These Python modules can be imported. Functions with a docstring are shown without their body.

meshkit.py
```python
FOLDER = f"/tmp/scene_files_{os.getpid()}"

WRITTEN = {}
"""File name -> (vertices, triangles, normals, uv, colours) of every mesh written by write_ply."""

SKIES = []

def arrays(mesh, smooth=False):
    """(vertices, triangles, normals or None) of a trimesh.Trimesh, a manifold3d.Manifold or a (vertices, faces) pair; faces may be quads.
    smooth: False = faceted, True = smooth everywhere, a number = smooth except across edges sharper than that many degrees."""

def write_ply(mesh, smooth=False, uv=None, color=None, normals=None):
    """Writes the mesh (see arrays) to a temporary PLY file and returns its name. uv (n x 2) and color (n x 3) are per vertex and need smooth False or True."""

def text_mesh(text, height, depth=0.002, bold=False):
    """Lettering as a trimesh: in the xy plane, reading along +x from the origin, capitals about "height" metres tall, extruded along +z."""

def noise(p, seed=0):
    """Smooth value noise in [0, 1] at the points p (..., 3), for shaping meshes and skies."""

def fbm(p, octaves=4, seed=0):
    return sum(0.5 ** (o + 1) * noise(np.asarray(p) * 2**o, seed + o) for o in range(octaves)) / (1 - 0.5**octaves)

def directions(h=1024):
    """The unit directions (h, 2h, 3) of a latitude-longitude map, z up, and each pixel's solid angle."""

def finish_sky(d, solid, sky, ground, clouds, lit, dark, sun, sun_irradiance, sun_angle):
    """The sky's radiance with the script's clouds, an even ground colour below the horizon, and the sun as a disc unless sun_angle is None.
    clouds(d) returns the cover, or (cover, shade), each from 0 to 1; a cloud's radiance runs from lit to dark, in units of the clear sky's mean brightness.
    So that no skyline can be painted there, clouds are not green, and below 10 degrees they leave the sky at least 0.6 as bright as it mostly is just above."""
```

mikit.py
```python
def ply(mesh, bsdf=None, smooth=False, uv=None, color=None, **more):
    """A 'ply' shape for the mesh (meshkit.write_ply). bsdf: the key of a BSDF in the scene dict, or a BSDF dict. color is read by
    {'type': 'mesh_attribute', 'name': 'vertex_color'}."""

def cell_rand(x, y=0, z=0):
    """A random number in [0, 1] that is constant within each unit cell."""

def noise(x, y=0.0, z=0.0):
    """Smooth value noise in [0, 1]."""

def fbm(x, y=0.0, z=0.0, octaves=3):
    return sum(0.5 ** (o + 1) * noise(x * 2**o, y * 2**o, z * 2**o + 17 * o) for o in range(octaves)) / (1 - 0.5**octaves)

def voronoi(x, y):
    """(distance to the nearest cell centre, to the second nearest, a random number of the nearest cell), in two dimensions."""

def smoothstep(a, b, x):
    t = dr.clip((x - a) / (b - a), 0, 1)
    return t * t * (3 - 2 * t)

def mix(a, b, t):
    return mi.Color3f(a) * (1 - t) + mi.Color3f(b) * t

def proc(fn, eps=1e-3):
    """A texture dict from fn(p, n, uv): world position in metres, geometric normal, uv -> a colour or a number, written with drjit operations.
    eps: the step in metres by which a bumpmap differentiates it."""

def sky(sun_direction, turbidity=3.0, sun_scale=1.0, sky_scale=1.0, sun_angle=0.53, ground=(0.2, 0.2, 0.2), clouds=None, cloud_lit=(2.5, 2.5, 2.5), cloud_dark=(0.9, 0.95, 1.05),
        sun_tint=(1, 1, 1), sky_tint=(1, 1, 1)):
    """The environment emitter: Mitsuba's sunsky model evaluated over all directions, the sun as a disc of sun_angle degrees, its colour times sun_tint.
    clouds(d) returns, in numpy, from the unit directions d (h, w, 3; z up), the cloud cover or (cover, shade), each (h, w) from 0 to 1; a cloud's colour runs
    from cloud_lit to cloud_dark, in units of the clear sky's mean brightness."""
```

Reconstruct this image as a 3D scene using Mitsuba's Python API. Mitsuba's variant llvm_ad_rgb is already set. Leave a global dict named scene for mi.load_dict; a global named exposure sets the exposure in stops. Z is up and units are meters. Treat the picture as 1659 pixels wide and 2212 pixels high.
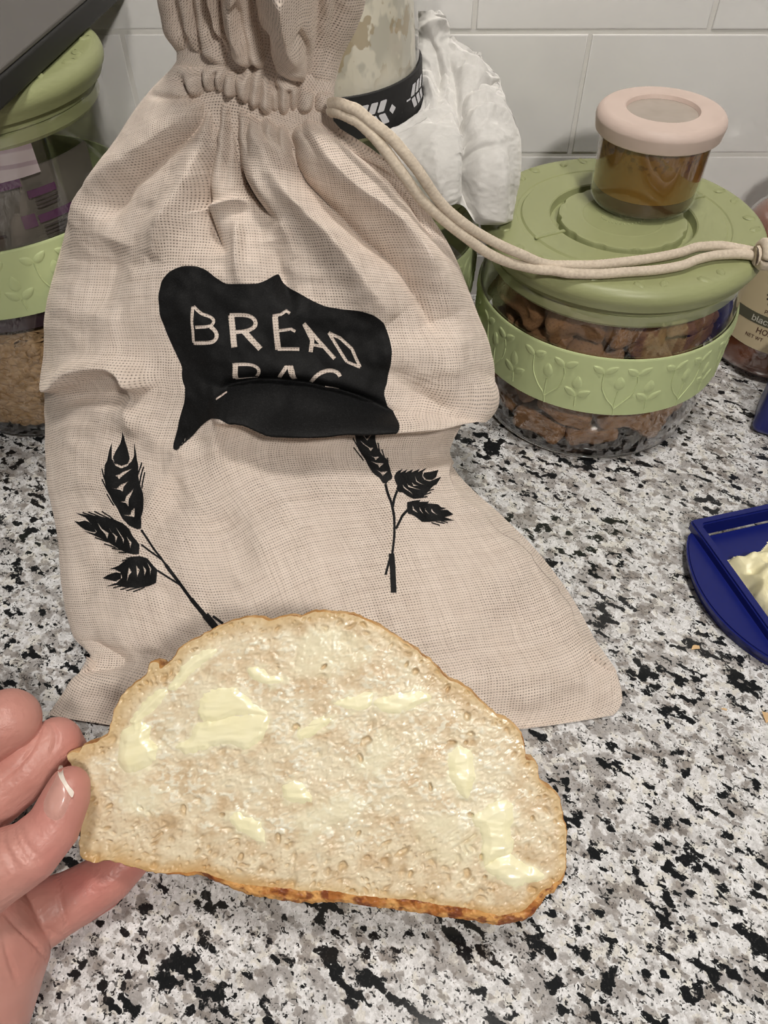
import math, random
import numpy as np, trimesh, shapely
import drjit as dr
import mitsuba as mi
import mikit, meshkit
import manifold3d as m3
from mikit import proc, noise, fbm, voronoi, cell_rand, smoothstep, mix
from scipy.interpolate import RectBivariateSpline, PchipInterpolator
from scipy.ndimage import gaussian_filter1d, gaussian_filter
from shapely.geometry import Polygon, LineString, Point, box as sbox
from shapely.ops import unary_union
T = mi.ScalarTransform4f
scene, labels = {}, {}
PITCH = math.radians(48.0)
# ------------------------------------------------------------------ camera, lights, exposure
scene['camera'] = {'type': 'perspective', 'fov': 53.075, 'fov_axis': 'x', 'near_clip': 0.02, 'far_clip': 30.0,
    'to_world': T().look_at(origin=[0, 0, .35], target=[0, math.cos(PITCH), .35 - math.sin(PITCH)], up=[0, math.sin(PITCH), math.cos(PITCH)])}
exposure = 0.24
scene['room_light'] = {'type': 'constant', 'radiance': {'type': 'rgb', 'value': [.036, .035, .034]}}

def lamp(key, pos, radius, power, label, target=(0, .3, .1), tint=(1.0, .945, .87)):
    scene[key] = {'type': 'disk', 'to_world': T().look_at(origin=list(pos), target=list(target), up=[0, .3, 1]) @ T().scale(radius),
        'emitter': {'type': 'area', 'radiance': {'type': 'rgb', 'value': [power * c / (math.pi * radius * radius) for c in tint]}},
        'bsdf': {'type': 'diffuse', 'reflectance': {'type': 'rgb', 'value': .8}}}
    labels[key] = {'label': label, 'category': 'lamp'}
lamp('unseen_lamp', (.20, -.31, .75), .04, 1.22, 'round warm unseen lamp added just behind the viewer, nearest the middle')  # light read from wall shadows; fitting added, placed so the slice's shadow hides
lamp('unseen_lamp_001', (-.60, -.40, .85), .06, .10, 'round warm hanging lamp behind the viewer, on the left')
lamp('ceiling_lamp', (.12, .11, 1.5), .10, 2.9, 'round warm ceiling lamp straight above the worktop edge', target=(.12, .21, 0))

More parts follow.
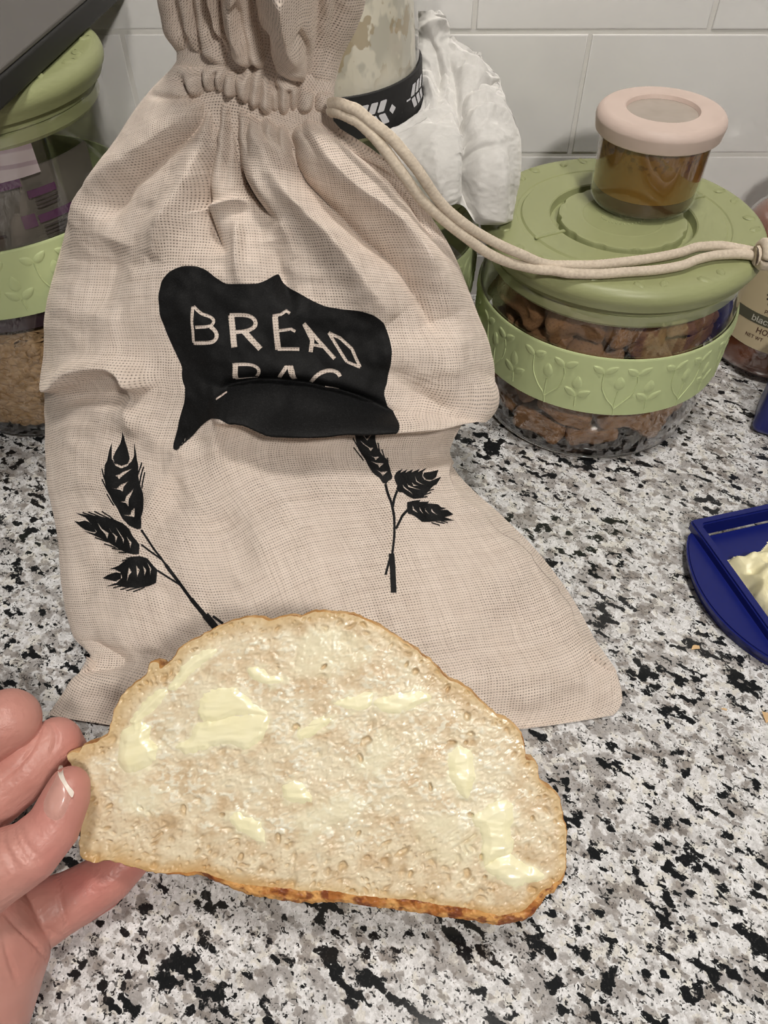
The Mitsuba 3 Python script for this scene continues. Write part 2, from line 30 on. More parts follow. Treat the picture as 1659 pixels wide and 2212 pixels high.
# ------------------------------------------------------------------ tables (metres or tenths of millimetres, in the scene's own frame)
BAG_GRID, BAG_DIM = [[-88.6,357.4,275.4],[-86.3,351.2,276.7],[-83.0,347.2,277.5],[-78.5,343.9,278.2],[-73.0,341.3,278.8],[-66.6,339.2,279.2],[-59.5,337.7,279.5],[-52.1,336.8,279.7],[-44.4,336.5,279.8],[-36.8,336.8,279.7],[-29.6,337.7,279.5],[-22.9,339.2,279.2],[-17.1,341.3,278.8],[-12.3,343.9,278.2],[-8.7,347.2,277.5],[-6.5,351.2,276.7],[-5.8,357.4,275.4],[-90.1,360.2,270.0],[-87.8,354.4,271.4],[-84.5,350.5,272.2],[-80.0,347.4,272.9],[-74.4,344.8,273.5],[-67.9,342.8,273.9],[-60.8,341.4,274.2],[-53.2,340.5,274.4],[-45.4,340.2,274.5],[-37.7,340.5,274.4],[-30.3,341.4,274.2],[-23.5,342.8,273.9],[-17.6,344.8,273.5],[-12.7,347.4,272.9],[-9.0,350.5,272.2],[-6.7,354.4,271.4],[-6.0,360.2,270.0],[-91.8,364.8,264.1],[-89.5,358.9,265.5],[-86.2,355.1,266.4],[-81.6,351.9,267.1],[-75.9,349.4,267.7],[-69.4,347.4,268.2],[-62.1,346.0,268.5],[-54.4,345.1,268.8],[-46.5,344.8,268.8],[-38.6,345.1,268.8],[-31.2,346.0,268.5],[-24.3,347.4,268.2],[-18.2,349.4,267.7],[-13.2,351.9,267.1],[-9.5,355.1,266.4],[-7.2,358.9,265.5],[-6.5,364.8,264.1],[-93.5,369.9,257.8],[-91.2,364.0,259.3],[-87.8,360.1,260.2],[-83.2,357.0,261.0],[-77.5,354.4,261.7],[-70.8,352.4,262.2],[-63.4,351.0,262.5],[-55.6,350.1,262.7],[-47.6,349.9,262.8],[-39.7,350.1,262.7],[-32.1,351.0,262.5],[-25.2,352.4,262.2],[-19.0,354.4,261.7],[-14.0,357.0,261.0],[-10.2,360.1,260.2],[-7.9,364.0,259.3],[-7.2,369.9,257.8],[-95.0,374.5,251.3],[-92.7,368.6,252.9],[-89.3,364.8,253.9],[-84.7,361.6,254.7],[-78.9,359.1,255.4],[-72.2,357.1,255.9],[-64.8,355.7,256.3],[-57.0,354.8,256.5],[-48.9,354.5,256.6],[-40.9,354.8,256.5],[-33.3,355.7,256.3],[-26.3,357.1,255.9],[-20.2,359.1,255.4],[-15.1,361.6,254.7],[-11.4,364.8,253.9],[-9.1,368.6,252.9],[-8.4,374.5,251.3],[-96.0,378.9,244.7],[-93.7,373.0,246.3],[-90.4,369.1,247.4],[-85.8,366.0,248.3],[-80.1,363.4,249.0],[-73.5,361.4,249.5],[-66.2,360.0,249.9],[-58.5,359.1,250.2],[-50.6,358.9,250.3],[-42.8,359.1,250.2],[-35.3,360.0,249.9],[-28.4,361.4,249.5],[-22.3,363.4,249.0],[-17.4,366.0,248.3],[-13.7,369.1,247.4],[-11.5,373.0,246.3],[-10.8,378.9,244.7],[-96.1,382.0,238.1],[-93.8,376.2,239.9],[-90.6,372.3,241.0],[-86.2,369.2,241.9],[-80.7,366.6,242.7],[-74.3,364.6,243.2],[-67.3,363.2,243.7],[-59.8,362.3,243.9],[-52.2,362.0,244.0],[-44.6,362.3,243.9],[-37.4,363.2,243.7],[-30.8,364.6,243.2],[-25.0,366.6,242.7],[-20.2,369.2,241.9],[-16.7,372.3,241.0],[-14.6,376.2,239.9],[-14.0,382.0,238.1],[-93.1,384.5,231.5],[-91.0,378.7,233.3],[-87.9,374.8,234.5],[-83.8,371.7,235.5],[-78.8,369.1,236.3],[-72.9,367.1,236.9],[-66.4,365.7,237.3],[-59.6,364.8,237.6],[-52.6,364.5,237.7],[-45.7,364.8,237.6],[-39.0,365.7,237.3],[-33.0,367.1,236.9],[-27.7,369.1,236.3],[-23.4,371.7,235.5],[-20.2,374.8,234.5],[-18.3,378.7,233.3],[-17.8,384.5,231.5],[-96.1,385.0,225.4],[-93.9,379.1,227.3],[-90.9,375.2,228.5],[-86.7,372.1,229.5],[-81.6,369.6,230.4],[-75.7,367.6,231.0],[-69.1,366.1,231.5],[-62.2,365.3,231.8],[-55.2,365.0,231.9],[-48.2,365.3,231.8],[-41.5,366.1,231.5],[-35.4,367.5,231.0],[-30.1,369.4,230.4],[-25.8,371.9,229.6],[-22.6,374.9,228.6],[-20.7,378.7,227.4],[-20.3,384.3,225.6],[-104.1,384.8,219.3],[-101.7,378.9,221.3],[-98.4,375.0,222.6],[-93.9,371.9,223.6],[-88.4,369.3,224.5],[-82.0,367.3,225.2],[-75.0,365.9,225.7],[-67.5,365.0,226.0],[-59.9,364.8,226.1],[-52.3,365.0,226.0],[-45.1,365.6,225.8],[-38.5,366.7,225.4],[-32.8,368.2,224.9],[-28.0,370.1,224.2],[-24.5,372.5,223.4],[-22.5,375.4,222.5],[-22.0,379.8,221.0],[-111.5,384.4,213.1],[-109.0,378.5,215.2],[-105.4,374.6,216.5],[-100.6,371.5,217.6],[-94.7,368.9,218.6],[-87.8,366.9,219.3],[-80.2,365.5,219.8],[-72.2,364.6,220.1],[-63.9,364.4,220.2],[-55.8,364.5,220.1],[-48.0,364.9,220.0],[-40.9,365.6,219.7],[-34.6,366.6,219.4],[-29.5,367.9,218.9],[-25.7,369.4,218.4],[-23.4,371.4,217.7],[-22.8,374.3,216.7],[-118.2,384.0,206.7],[-115.5,378.1,208.9],[-111.7,374.2,210.4],[-106.5,371.0,211.6],[-100.2,368.4,212.5],[-92.8,366.3,213.3],[-84.7,364.9,213.8],[-76.1,364.0,214.1],[-67.4,363.7,214.3],[-58.7,363.8,214.2],[-50.4,364.2,214.1],[-42.7,364.7,213.9],[-36.0,365.5,213.6],[-30.6,366.5,213.2],[-26.5,367.7,212.8],[-24.0,369.1,212.2],[-23.3,371.4,211.4],[-125.0,386.2,199.1],[-121.7,379.0,201.9],[-117.4,374.3,203.8],[-111.7,370.5,205.3],[-104.7,367.4,206.5],[-96.7,365.0,207.4],[-87.9,363.2,208.1],[-78.7,362.2,208.5],[-69.3,361.8,208.7],[-60.0,361.9,208.6],[-51.1,362.2,208.5],[-42.8,362.7,208.3],[-35.6,363.4,208.1],[-29.7,364.2,207.7],[-25.4,365.3,207.3],[-22.7,366.6,206.8],[-21.9,368.6,206.0],[-132.1,389.7,190.8],[-127.9,380.7,194.5],[-122.7,374.8,196.9],[-115.9,370.0,198.8],[-107.7,366.1,200.4],[-98.3,363.1,201.7],[-88.1,360.9,202.6],[-77.5,359.6,203.1],[-66.6,359.1,203.3],[-55.9,359.2,203.3],[-45.6,359.5,203.1],[-36.1,359.9,203.0],[-27.7,360.6,202.7],[-20.9,361.3,202.4],[-15.8,362.3,202.0],[-12.7,363.5,201.5],[-11.7,365.3,200.8],[-139.3,392.3,182.5],[-134.3,381.8,187.0],[-128.2,374.9,189.9],[-120.3,369.3,192.3],[-110.9,364.8,194.3],[-100.2,361.2,195.8],[-88.7,358.7,196.9],[-76.6,357.1,197.6],[-64.3,356.6,197.8],[-52.2,356.7,197.7],[-40.5,356.9,197.6],[-29.8,357.4,197.4],[-20.3,358.0,197.2],[-12.6,358.7,196.9],[-6.8,359.7,196.5],[-3.2,360.8,196.0],[-2.0,362.6,195.2],[-146.8,394.4,174.2],[-141.0,382.6,179.4],[-134.0,374.9,182.9],[-125.1,368.6,185.7],[-114.5,363.5,188.0],[-102.6,359.5,189.7],[-89.8,356.6,191.0],[-76.3,354.9,191.8],[-62.7,354.3,192.0],[-49.3,354.4,192.0],[-36.3,354.7,191.9],[-24.4,355.2,191.7],[-13.9,355.9,191.4],[-5.3,356.7,191.0],[1.2,357.8,190.5],[5.1,359.0,189.9],[6.5,361.0,189.1],[-154.3,396.3,165.6],[-147.7,383.3,171.7],[-139.9,374.8,175.6],[-130.1,367.8,178.9],[-118.6,362.2,181.5],[-105.6,357.7,183.6],[-91.7,354.6,185.0],[-77.2,352.7,185.9],[-62.5,352.0,186.2],[-48.0,352.1,186.2],[-34.0,352.5,186.0],[-21.1,353.1,185.7],[-9.8,353.9,185.4],[-0.5,354.9,184.9],[6.5,356.2,184.3],[10.8,357.8,183.6],[12.4,360.2,182.4],[-161.4,397.3,157.2],[-154.1,383.3,164.0],[-145.5,374.1,168.5],[-134.9,366.6,172.1],[-122.5,360.5,175.1],[-108.6,355.7,177.4],[-93.8,352.3,179.0],[-78.3,350.2,180.0],[-62.6,349.5,180.4],[-47.2,349.7,180.3],[-32.3,350.1,180.1],[-18.6,350.8,179.7],[-6.6,351.8,179.3],[3.4,353.1,178.6],[10.8,354.7,177.9],[15.5,356.6,176.9],[17.2,359.6,175.5],[-167.8,396.9,149.2],[-159.8,382.2,156.7],[-150.6,372.5,161.6],[-139.3,364.6,165.5],[-126.1,358.2,168.8],[-111.3,353.2,171.3],[-95.6,349.6,173.1],[-79.2,347.4,174.2],[-62.6,346.7,174.6],[-46.3,346.9,174.5],[-30.6,347.4,174.2],[-16.1,348.3,173.8],[-3.3,349.5,173.2],[7.3,351.1,172.4],[15.2,353.0,171.4],[20.2,355.3,170.2],[22.1,358.9,168.4],[-172.9,395.1,141.7],[-164.3,379.9,149.7],[-154.6,369.9,155.0],[-142.6,361.8,159.3],[-128.7,355.2,162.8],[-113.2,350.0,165.5],[-96.6,346.3,167.5],[-79.4,344.0,168.6],[-62.0,343.3,169.0],[-44.8,343.5,168.9],[-28.3,344.2,168.6],[-13.1,345.3,168.0],[0.3,346.8,167.2],[11.5,348.8,166.1],[19.9,351.2,164.9],[25.3,354.2,163.3],[27.3,358.7,160.9],[-177.0,392.7,134.4],[-168.0,377.0,143.0],[-157.7,366.7,148.7],[-145.2,358.4,153.2],[-130.6,351.6,157.0],[-114.4,346.2,159.9],[-97.2,342.4,162.0],[-79.2,340.1,163.3],[-61.2,339.4,163.7],[-43.3,339.6,163.5],[-26.1,340.5,163.1],[-10.2,341.9,162.3],[3.8,343.9,161.2],[15.5,346.4,159.8],[24.4,349.5,158.1],[30.1,353.3,156.0],[32.4,359.1,152.9],[-180.7,389.6,127.3],[-171.2,373.7,136.4],[-160.6,363.1,142.4],[-147.5,354.6,147.3],[-132.4,347.7,151.3],[-115.6,342.2,154.4],[-97.8,338.3,156.6],[-79.3,336.0,157.9],[-60.6,335.2,158.4],[-42.1,335.6,158.2],[-24.4,336.6,157.6],[-7.9,338.4,156.6],[6.6,340.8,155.2],[18.8,343.9,153.4],[28.1,347.8,151.2],[34.1,352.5,148.5],[36.8,359.7,144.4],[-184.2,386.1,120.3],[-174.4,370.0,129.9],[-163.4,359.4,136.2],[-149.9,350.8,141.3],[-134.3,343.8,145.5],[-117.1,338.3,148.8],[-98.6,334.3,151.1],[-79.6,332.0,152.5],[-60.3,331.2,153.0],[-41.3,331.6,152.7],[-23.0,332.8,152.0],[-6.1,334.9,150.8],[8.9,337.8,149.1],[21.6,341.5,146.9],[31.3,346.0,144.2],[37.7,351.5,140.9],[40.6,360.0,135.8],[-187.6,382.4,113.3],[-177.5,366.3,123.3],[-166.2,355.7,129.9],[-152.3,347.0,135.2],[-136.2,340.0,139.5],[-118.5,334.5,142.9],[-99.5,330.6,145.4],[-79.9,328.2,146.8],[-60.1,327.4,147.3],[-40.6,327.9,147.0],[-21.8,329.3,146.2],[-4.4,331.6,144.7],[11.2,334.9,142.7],[24.2,339.0,140.2],[34.4,344.1,137.0],[41.1,350.4,133.1],[44.4,359.9,127.2],[-190.4,378.5,106.3],[-180.1,362.5,116.7],[-168.5,351.9,123.5],[-154.3,343.3,129.0],[-137.8,336.3,133.5],[-119.6,330.9,137.0],[-100.2,326.9,139.5],[-80.1,324.6,141.0],[-59.8,323.8,141.5],[-39.7,324.3,141.2],[-20.4,325.9,140.2],[-2.5,328.4,138.5],[13.5,332.0,136.2],[27.0,336.7,133.3],[37.6,342.3,129.6],[44.7,349.3,125.1],[48.2,359.9,118.3],[-193.0,374.6,99.3],[-182.5,358.6,109.9],[-170.6,348.1,117.0],[-156.1,339.6,122.7],[-139.2,332.6,127.3],[-120.6,327.2,130.9],[-100.7,323.3,133.5],[-80.1,321.0,135.1],[-59.3,320.2,135.6],[-38.8,320.7,135.2],[-19.1,322.5,134.1],[-0.7,325.3,132.2],[15.8,329.2,129.6],[29.7,334.3,126.2],[40.7,340.5,122.1],[48.1,348.1,117.0],[52.0,359.7,109.2],[-194.4,370.5,92.2],[-183.8,354.7,103.2],[-171.8,344.3,110.4],[-157.0,335.8,116.3],[-139.9,328.9,121.0],[-121.0,323.6,124.8],[-100.8,319.7,127.5],[-79.8,317.4,129.1],[-58.6,316.6,129.6],[-37.7,317.2,129.2],[-17.6,319.1,127.9],[1.1,322.1,125.8],[17.9,326.3,122.9],[32.3,331.8,119.1],[43.5,338.5,114.5],[51.3,346.7,108.7],[55.5,359.1,100.1],[-195.6,366.2,85.1],[-184.9,350.6,96.4],[-172.7,340.4,103.8],[-157.8,332.0,109.8],[-140.4,325.2,114.7],[-121.2,319.9,118.5],[-100.7,316.1,121.3],[-79.4,313.8,122.9],[-57.9,313.0,123.5],[-36.6,313.7,123.0],[-16.2,315.6,121.6],[2.9,318.9,119.3],[20.1,323.4,116.1],[34.7,329.1,111.9],[46.3,336.2,106.8],[54.4,344.8,100.6],[58.8,358.0,91.0],[-197.3,361.8,78.0],[-186.5,346.5,89.5],[-174.2,336.4,97.1],[-159.1,328.2,103.3],[-141.6,321.5,108.3],[-122.1,316.2,112.2],[-101.3,312.5,115.0],[-79.8,310.2,116.7],[-58.0,309.5,117.2],[-36.4,310.2,116.7],[-15.7,312.2,115.2],[3.7,315.6,112.7],[21.1,320.3,109.2],[36.0,326.3,104.7],[47.9,333.7,99.1],[56.1,342.8,92.3],[60.9,356.6,81.9],[-199.2,357.3,70.9],[-188.3,342.2,82.7],[-176.0,332.3,90.4],[-160.7,324.3,96.7],[-143.0,317.7,101.8],[-123.4,312.6,105.7],[-102.4,308.9,108.6],[-80.6,306.7,110.3],[-58.6,305.9,110.9],[-36.8,306.6,110.3],[-15.8,308.8,108.7],[3.8,312.3,106.0],[21.4,317.2,102.2],[36.5,323.4,97.3],[48.6,331.1,91.3],[57.1,340.6,83.9],[62.0,355.0,72.7],[-198.1,352.7,63.7],[-187.4,338.0,75.7],[-175.2,328.3,83.5],[-160.1,320.4,89.9],[-142.5,314.0,95.1],[-123.0,309.0,99.1],[-102.1,305.4,102.0],[-80.4,303.2,103.7],[-58.5,302.5,104.3],[-36.9,303.2,103.7],[-16.0,305.4,102.0],[3.5,309.0,99.1],[21.0,313.9,95.1],[36.1,320.3,89.9],[48.2,328.2,83.6],[56.7,337.8,75.8],[61.7,352.5,63.9],[-198.3,347.0,57.4],[-188.0,333.0,69.2],[-176.1,323.8,76.9],[-161.4,316.3,83.2],[-144.3,310.2,88.3],[-125.3,305.5,92.3],[-104.9,302.0,95.1],[-83.7,300.0,96.8],[-62.3,299.3,97.4],[-41.2,300.0,96.8],[-20.9,302.0,95.1],[-1.9,305.4,92.3],[15.1,310.1,88.4],[29.7,316.1,83.4],[41.2,323.5,77.2],[49.3,332.6,69.5],[53.7,346.4,57.9],[-197.2,338.8,53.2],[-187.7,326.2,64.2],[-176.4,318.0,71.4],[-162.3,311.3,77.2],[-145.8,305.8,82.0],[-127.3,301.5,85.6],[-107.4,298.4,88.3],[-86.7,296.6,89.8],[-65.7,296.0,90.4],[-45.0,296.5,89.9],[-25.0,298.2,88.5],[-6.5,301.0,86.1],[10.1,304.9,82.7],[24.1,309.9,78.4],[35.1,316.1,73.0],[42.6,323.7,66.5],[46.4,335.2,56.4],[-195.8,330.0,49.7],[-187.1,319.0,59.7],[-176.5,311.7,66.2],[-163.0,305.8,71.5],[-147.0,301.0,75.8],[-128.9,297.3,79.2],[-109.5,294.6,81.5],[-89.1,292.9,83.0],[-68.4,292.4,83.5],[-47.9,292.9,83.1],[-28.3,294.2,81.8],[-10.1,296.5,79.8],[6.2,299.7,77.0],[19.8,303.8,73.4],[30.4,308.8,68.9],[37.5,314.9,63.4],[40.8,324.3,54.9],[-194.8,322.0,45.6],[-186.6,312.1,54.9],[-176.4,305.5,61.1],[-163.3,300.1,66.1],[-147.7,295.7,70.1],[-130.0,292.3,73.2],[-110.8,289.9,75.5],[-90.7,288.4,76.8],[-70.2,287.9,77.3],[-50.0,288.3,76.9],[-30.6,289.6,75.7],[-12.5,291.8,73.7],[3.5,294.9,70.9],[16.9,298.8,67.4],[27.3,303.5,63.0],[34.2,309.3,57.5],[37.4,318.2,49.2],[-192.9,313.6,42.0],[-185.1,304.4,51.0],[-175.2,298.3,56.9],[-162.3,293.4,61.6],[-146.8,289.3,65.5],[-129.2,286.1,68.4],[-110.0,283.8,70.6],[-89.9,282.4,71.9],[-69.4,282.0,72.3],[-49.1,282.4,71.9],[-29.7,283.8,70.6],[-11.6,286.0,68.6],[4.5,289.1,65.7],[18.0,293.0,62.0],[28.4,297.8,57.4],[35.4,303.6,51.8],[38.6,312.4,43.2],[-190.4,304.6,39.2],[-182.9,296.1,47.8],[-173.1,290.5,53.4],[-160.2,285.8,58.0],[-144.6,282.1,61.7],[-126.8,279.1,64.5],[-107.4,276.9,66.6],[-86.9,275.6,67.8],[-66.0,275.2,68.2],[-45.4,275.6,67.8],[-25.5,277.0,66.5],[-7.1,279.3,64.4],[9.3,282.4,61.4],[23.2,286.3,57.5],[34.0,291.1,52.8],[41.2,297.0,46.9],[44.6,305.8,37.9],[-187.6,295.6,36.6],[-180.3,287.7,44.9],[-170.6,282.5,50.3],[-157.6,278.1,54.7],[-141.8,274.6,58.3],[-123.6,271.7,61.0],[-103.8,269.7,63.0],[-82.8,268.5,64.1],[-61.4,268.1,64.5],[-40.2,268.5,64.1],[-19.8,269.9,62.8],[-0.9,272.2,60.5],[16.1,275.3,57.4],[30.4,279.3,53.5],[41.6,284.1,48.5],[49.1,290.0,42.4],[53.0,298.9,33.1],[-184.1,287.1,33.6],[-177.1,279.8,41.7],[-167.3,274.8,47.0],[-154.2,270.7,51.2],[-138.2,267.4,54.6],[-119.7,264.7,57.3],[-99.4,262.8,59.1],[-77.9,261.6,60.3],[-55.9,261.2,60.6],[-34.1,261.7,60.2],[-13.1,263.1,58.8],[6.4,265.4,56.5],[23.9,268.5,53.3],[38.8,272.5,49.2],[50.4,277.4,44.1],[58.3,283.3,37.8],[62.6,292.1,28.1],[-180.8,279.3,30.2],[-174.0,272.3,38.1],[-164.2,267.6,43.3],[-151.0,263.7,47.4],[-134.7,260.4,50.8],[-115.9,257.9,53.3],[-95.2,256.0,55.2],[-73.3,254.9,56.3],[-50.8,254.5,56.6],[-28.5,254.9,56.2],[-7.0,256.3,54.8],[13.0,258.6,52.4],[31.0,261.8,49.2],[46.3,265.8,45.0],[58.3,270.6,39.8],[66.6,276.5,33.3],[71.2,285.2,23.4],[-178.7,271.6,26.7],[-171.9,264.9,34.6],[-162.1,260.4,39.7],[-148.7,256.6,43.8],[-132.1,253.5,47.0],[-112.9,250.9,49.6],[-91.7,249.1,51.4],[-69.3,248.0,52.5],[-46.3,247.6,52.8],[-23.5,248.1,52.3],[-1.4,249.4,51.0],[19.2,251.7,48.7],[37.7,254.8,45.4],[53.4,258.7,41.3],[65.8,263.4,36.1],[74.4,269.1,29.6],[79.3,277.5,19.7],[-177.2,264.0,23.2],[-170.5,257.6,31.1],[-160.5,253.2,36.1],[-146.9,249.5,40.2],[-130.0,246.4,43.4],[-110.4,244.0,45.9],[-88.9,242.2,47.7],[-66.0,241.0,48.7],[-42.5,240.7,49.1],[-19.1,241.1,48.7],[3.5,242.4,47.3],[24.5,244.6,45.1],[43.5,247.6,42.0],[59.6,251.4,37.9],[72.3,255.9,32.8],[81.2,261.3,26.5],[86.2,269.2,16.8],[-175.7,256.5,19.9],[-169.0,250.3,27.7],[-159.0,246.1,32.7],[-145.2,242.5,36.7],[-128.1,239.4,39.9],[-108.2,237.0,42.3],[-86.3,235.2,44.1],[-63.0,234.1,45.1],[-39.1,233.7,45.4],[-15.3,234.1,45.0],[7.7,235.4,43.8],[29.2,237.5,41.7],[48.5,240.4,38.7],[64.9,243.9,34.8],[77.9,248.2,30.0],[86.9,253.2,23.9],[92.0,260.6,14.5],[-173.8,248.9,16.7],[-167.2,243.0,24.4],[-157.2,239.0,29.3],[-143.3,235.5,33.2],[-126.0,232.5,36.3],[-105.9,230.1,38.7],[-83.7,228.3,40.4],[-60.1,227.2,41.4],[-35.8,226.8,41.7],[-11.7,227.2,41.3],[11.7,228.4,40.2],[33.5,230.4,38.2],[53.0,233.1,35.5],[69.7,236.5,31.8],[82.8,240.5,27.3],[91.9,245.2,21.5],[97.0,252.0,12.6],[-171.6,241.3,13.7],[-165.1,235.8,21.2],[-155.2,231.9,26.0],[-141.2,228.5,29.8],[-123.8,225.6,32.8],[-103.6,223.3,35.0],[-81.2,221.5,36.5],[-57.3,220.4,37.4],[-32.8,220.1,37.7],[-8.3,220.4,37.4],[15.3,221.6,36.4],[37.4,223.5,34.6],[57.1,226.1,32.1],[73.9,229.3,28.8],[87.2,233.0,24.5],[96.3,237.3,19.1],[101.4,243.5,10.7],[-168.7,233.4,11.5],[-162.5,228.3,18.6],[-152.7,224.7,23.1],[-138.8,221.4,26.6],[-121.4,218.6,29.4],[-101.1,216.4,31.4],[-78.6,214.7,32.7],[-54.6,213.6,33.5],[-29.9,213.3,33.8],[-5.2,213.6,33.5],[18.6,214.8,32.6],[40.8,216.6,31.1],[60.7,219.0,28.8],[77.5,222.0,25.8],[90.8,225.5,21.9],[99.9,229.5,16.9],[104.9,235.1,9.0],[-164.4,224.7,10.7],[-158.7,220.3,16.9],[-149.2,217.0,20.9],[-135.5,214.1,24.0],[-118.3,211.5,26.3],[-98.1,209.4,27.9],[-75.6,207.8,29.0],[-51.6,206.8,29.6],[-26.9,206.5,29.8],[-2.1,206.8,29.6],[21.7,207.8,28.9],[44.0,209.5,27.7],[63.8,211.7,25.9],[80.6,214.5,23.4],[93.8,217.6,20.0],[102.7,221.2,15.6],[107.5,225.9,8.7],[-158.3,215.6,10.8],[-153.3,212.0,15.9],[-144.2,209.3,19.2],[-130.9,206.7,21.6],[-114.0,204.4,23.3],[-94.1,202.4,24.4],[-71.8,201.0,25.0],[-47.9,200.1,25.3],[-23.2,199.8,25.4],[1.5,200.1,25.3],[25.4,201.0,24.9],[47.5,202.5,24.2],[67.2,204.5,23.0],[83.8,207.0,21.1],[96.7,209.7,18.5],[105.4,212.7,15.0],[109.8,216.5,9.4],[-148.7,206.6,11.2],[-144.5,203.9,15.1],[-136.0,201.7,17.4],[-123.3,199.5,18.9],[-106.9,197.5,19.9],[-87.4,195.8,20.3],[-65.5,194.6,20.3],[-41.9,193.8,20.3],[-17.4,193.5,20.2],[7.1,193.8,20.3],[30.7,194.6,20.3],[52.5,195.9,20.2],[71.9,197.6,19.7],[88.2,199.7,18.6],[100.7,202.0,16.9],[108.9,204.3,14.4],[112.9,207.2,10.3],[-151.6,198.1,11.2],[-147.9,196.3,13.7],[-139.5,194.6,14.9],[-126.8,192.9,15.5],[-110.2,191.2,15.4],[-90.2,189.8,15.0],[-67.5,188.8,14.3],[-43.0,188.1,13.8],[-17.5,187.9,13.6],[8.0,188.1,13.8],[32.5,188.8,14.3],[55.2,189.9,14.9],[75.1,191.3,15.4],[91.7,193.0,15.3],[104.3,194.8,14.7],[112.5,196.6,13.3],[116.0,198.4,10.6],[-156.2,190.7,9.7],[-153.0,189.7,10.8],[-144.8,188.5,11.0],[-132.1,187.1,10.5],[-115.2,185.7,9.5],[-94.7,184.5,8.2],[-71.3,183.5,7.1],[-45.9,182.8,6.2],[-19.5,182.6,5.9],[7.0,182.8,6.2],[32.4,183.5,7.1],[55.8,184.5,8.2],[76.4,185.7,9.5],[93.3,187.1,10.5],[106.0,188.5,10.9],[114.0,189.8,10.6],[117.1,190.9,9.4],[-160.8,184.4,6.4],[-157.9,184.0,6.5],[-150.0,183.0,5.8],[-137.1,181.8,4.6],[-119.9,180.3,3.1],[-98.8,178.6,2.0],[-74.6,176.7,2.0],[-48.5,175.5,2.0],[-21.5,175.1,2.0],[5.4,175.5,2.0],[31.3,176.7,2.0],[55.4,178.6,2.0],[76.5,180.3,3.1],[93.8,181.8,4.6],[106.6,183.0,5.8],[114.5,184.0,6.4],[117.4,184.5,6.3],[-165.0,178.8,2.0],[-162.2,178.3,2.0],[-153.9,176.8,2.0],[-140.5,174.6,2.0],[-122.8,172.1,2.0],[-101.6,169.6,2.0],[-77.6,167.4,2.0],[-52.0,166.0,2.0],[-25.5,165.5,2.0],[1.0,166.0,2.0],[26.5,167.4,2.0],[50.3,169.6,2.0],[71.3,172.1,2.0],[88.8,174.6,2.0],[101.9,176.8,2.0],[110.1,178.3,2.0],[112.8,178.8,2.0]], [53,17,-110,1545,55]
BAG_LEFT, BAG_RIGHT = [[-120,330],[0,340],[80,358],[125,386],[165,352],[225,300],[330,235],[410,186],[480,150],[560,125],[640,104],[700,95],[770,94],[800,88],[825,90],[850,97],[960,97],[1060,105],[1150,125],[1230,130],[1310,140],[1380,162],[1418,196],[1465,160],[1520,120],[1545,105],[1640,60]], [[-120,797],[0,790],[60,771],[120,741],[200,722],[260,719],[300,770],[370,862],[455,922],[540,976],[620,1010],[700,1040],[775,1060],[835,1062],[868,1035],[940,985],[985,970],[1030,995],[1110,1080],[1190,1160],[1290,1235],[1390,1290],[1470,1338],[1515,1344],[1545,1325],[1640,1180]]
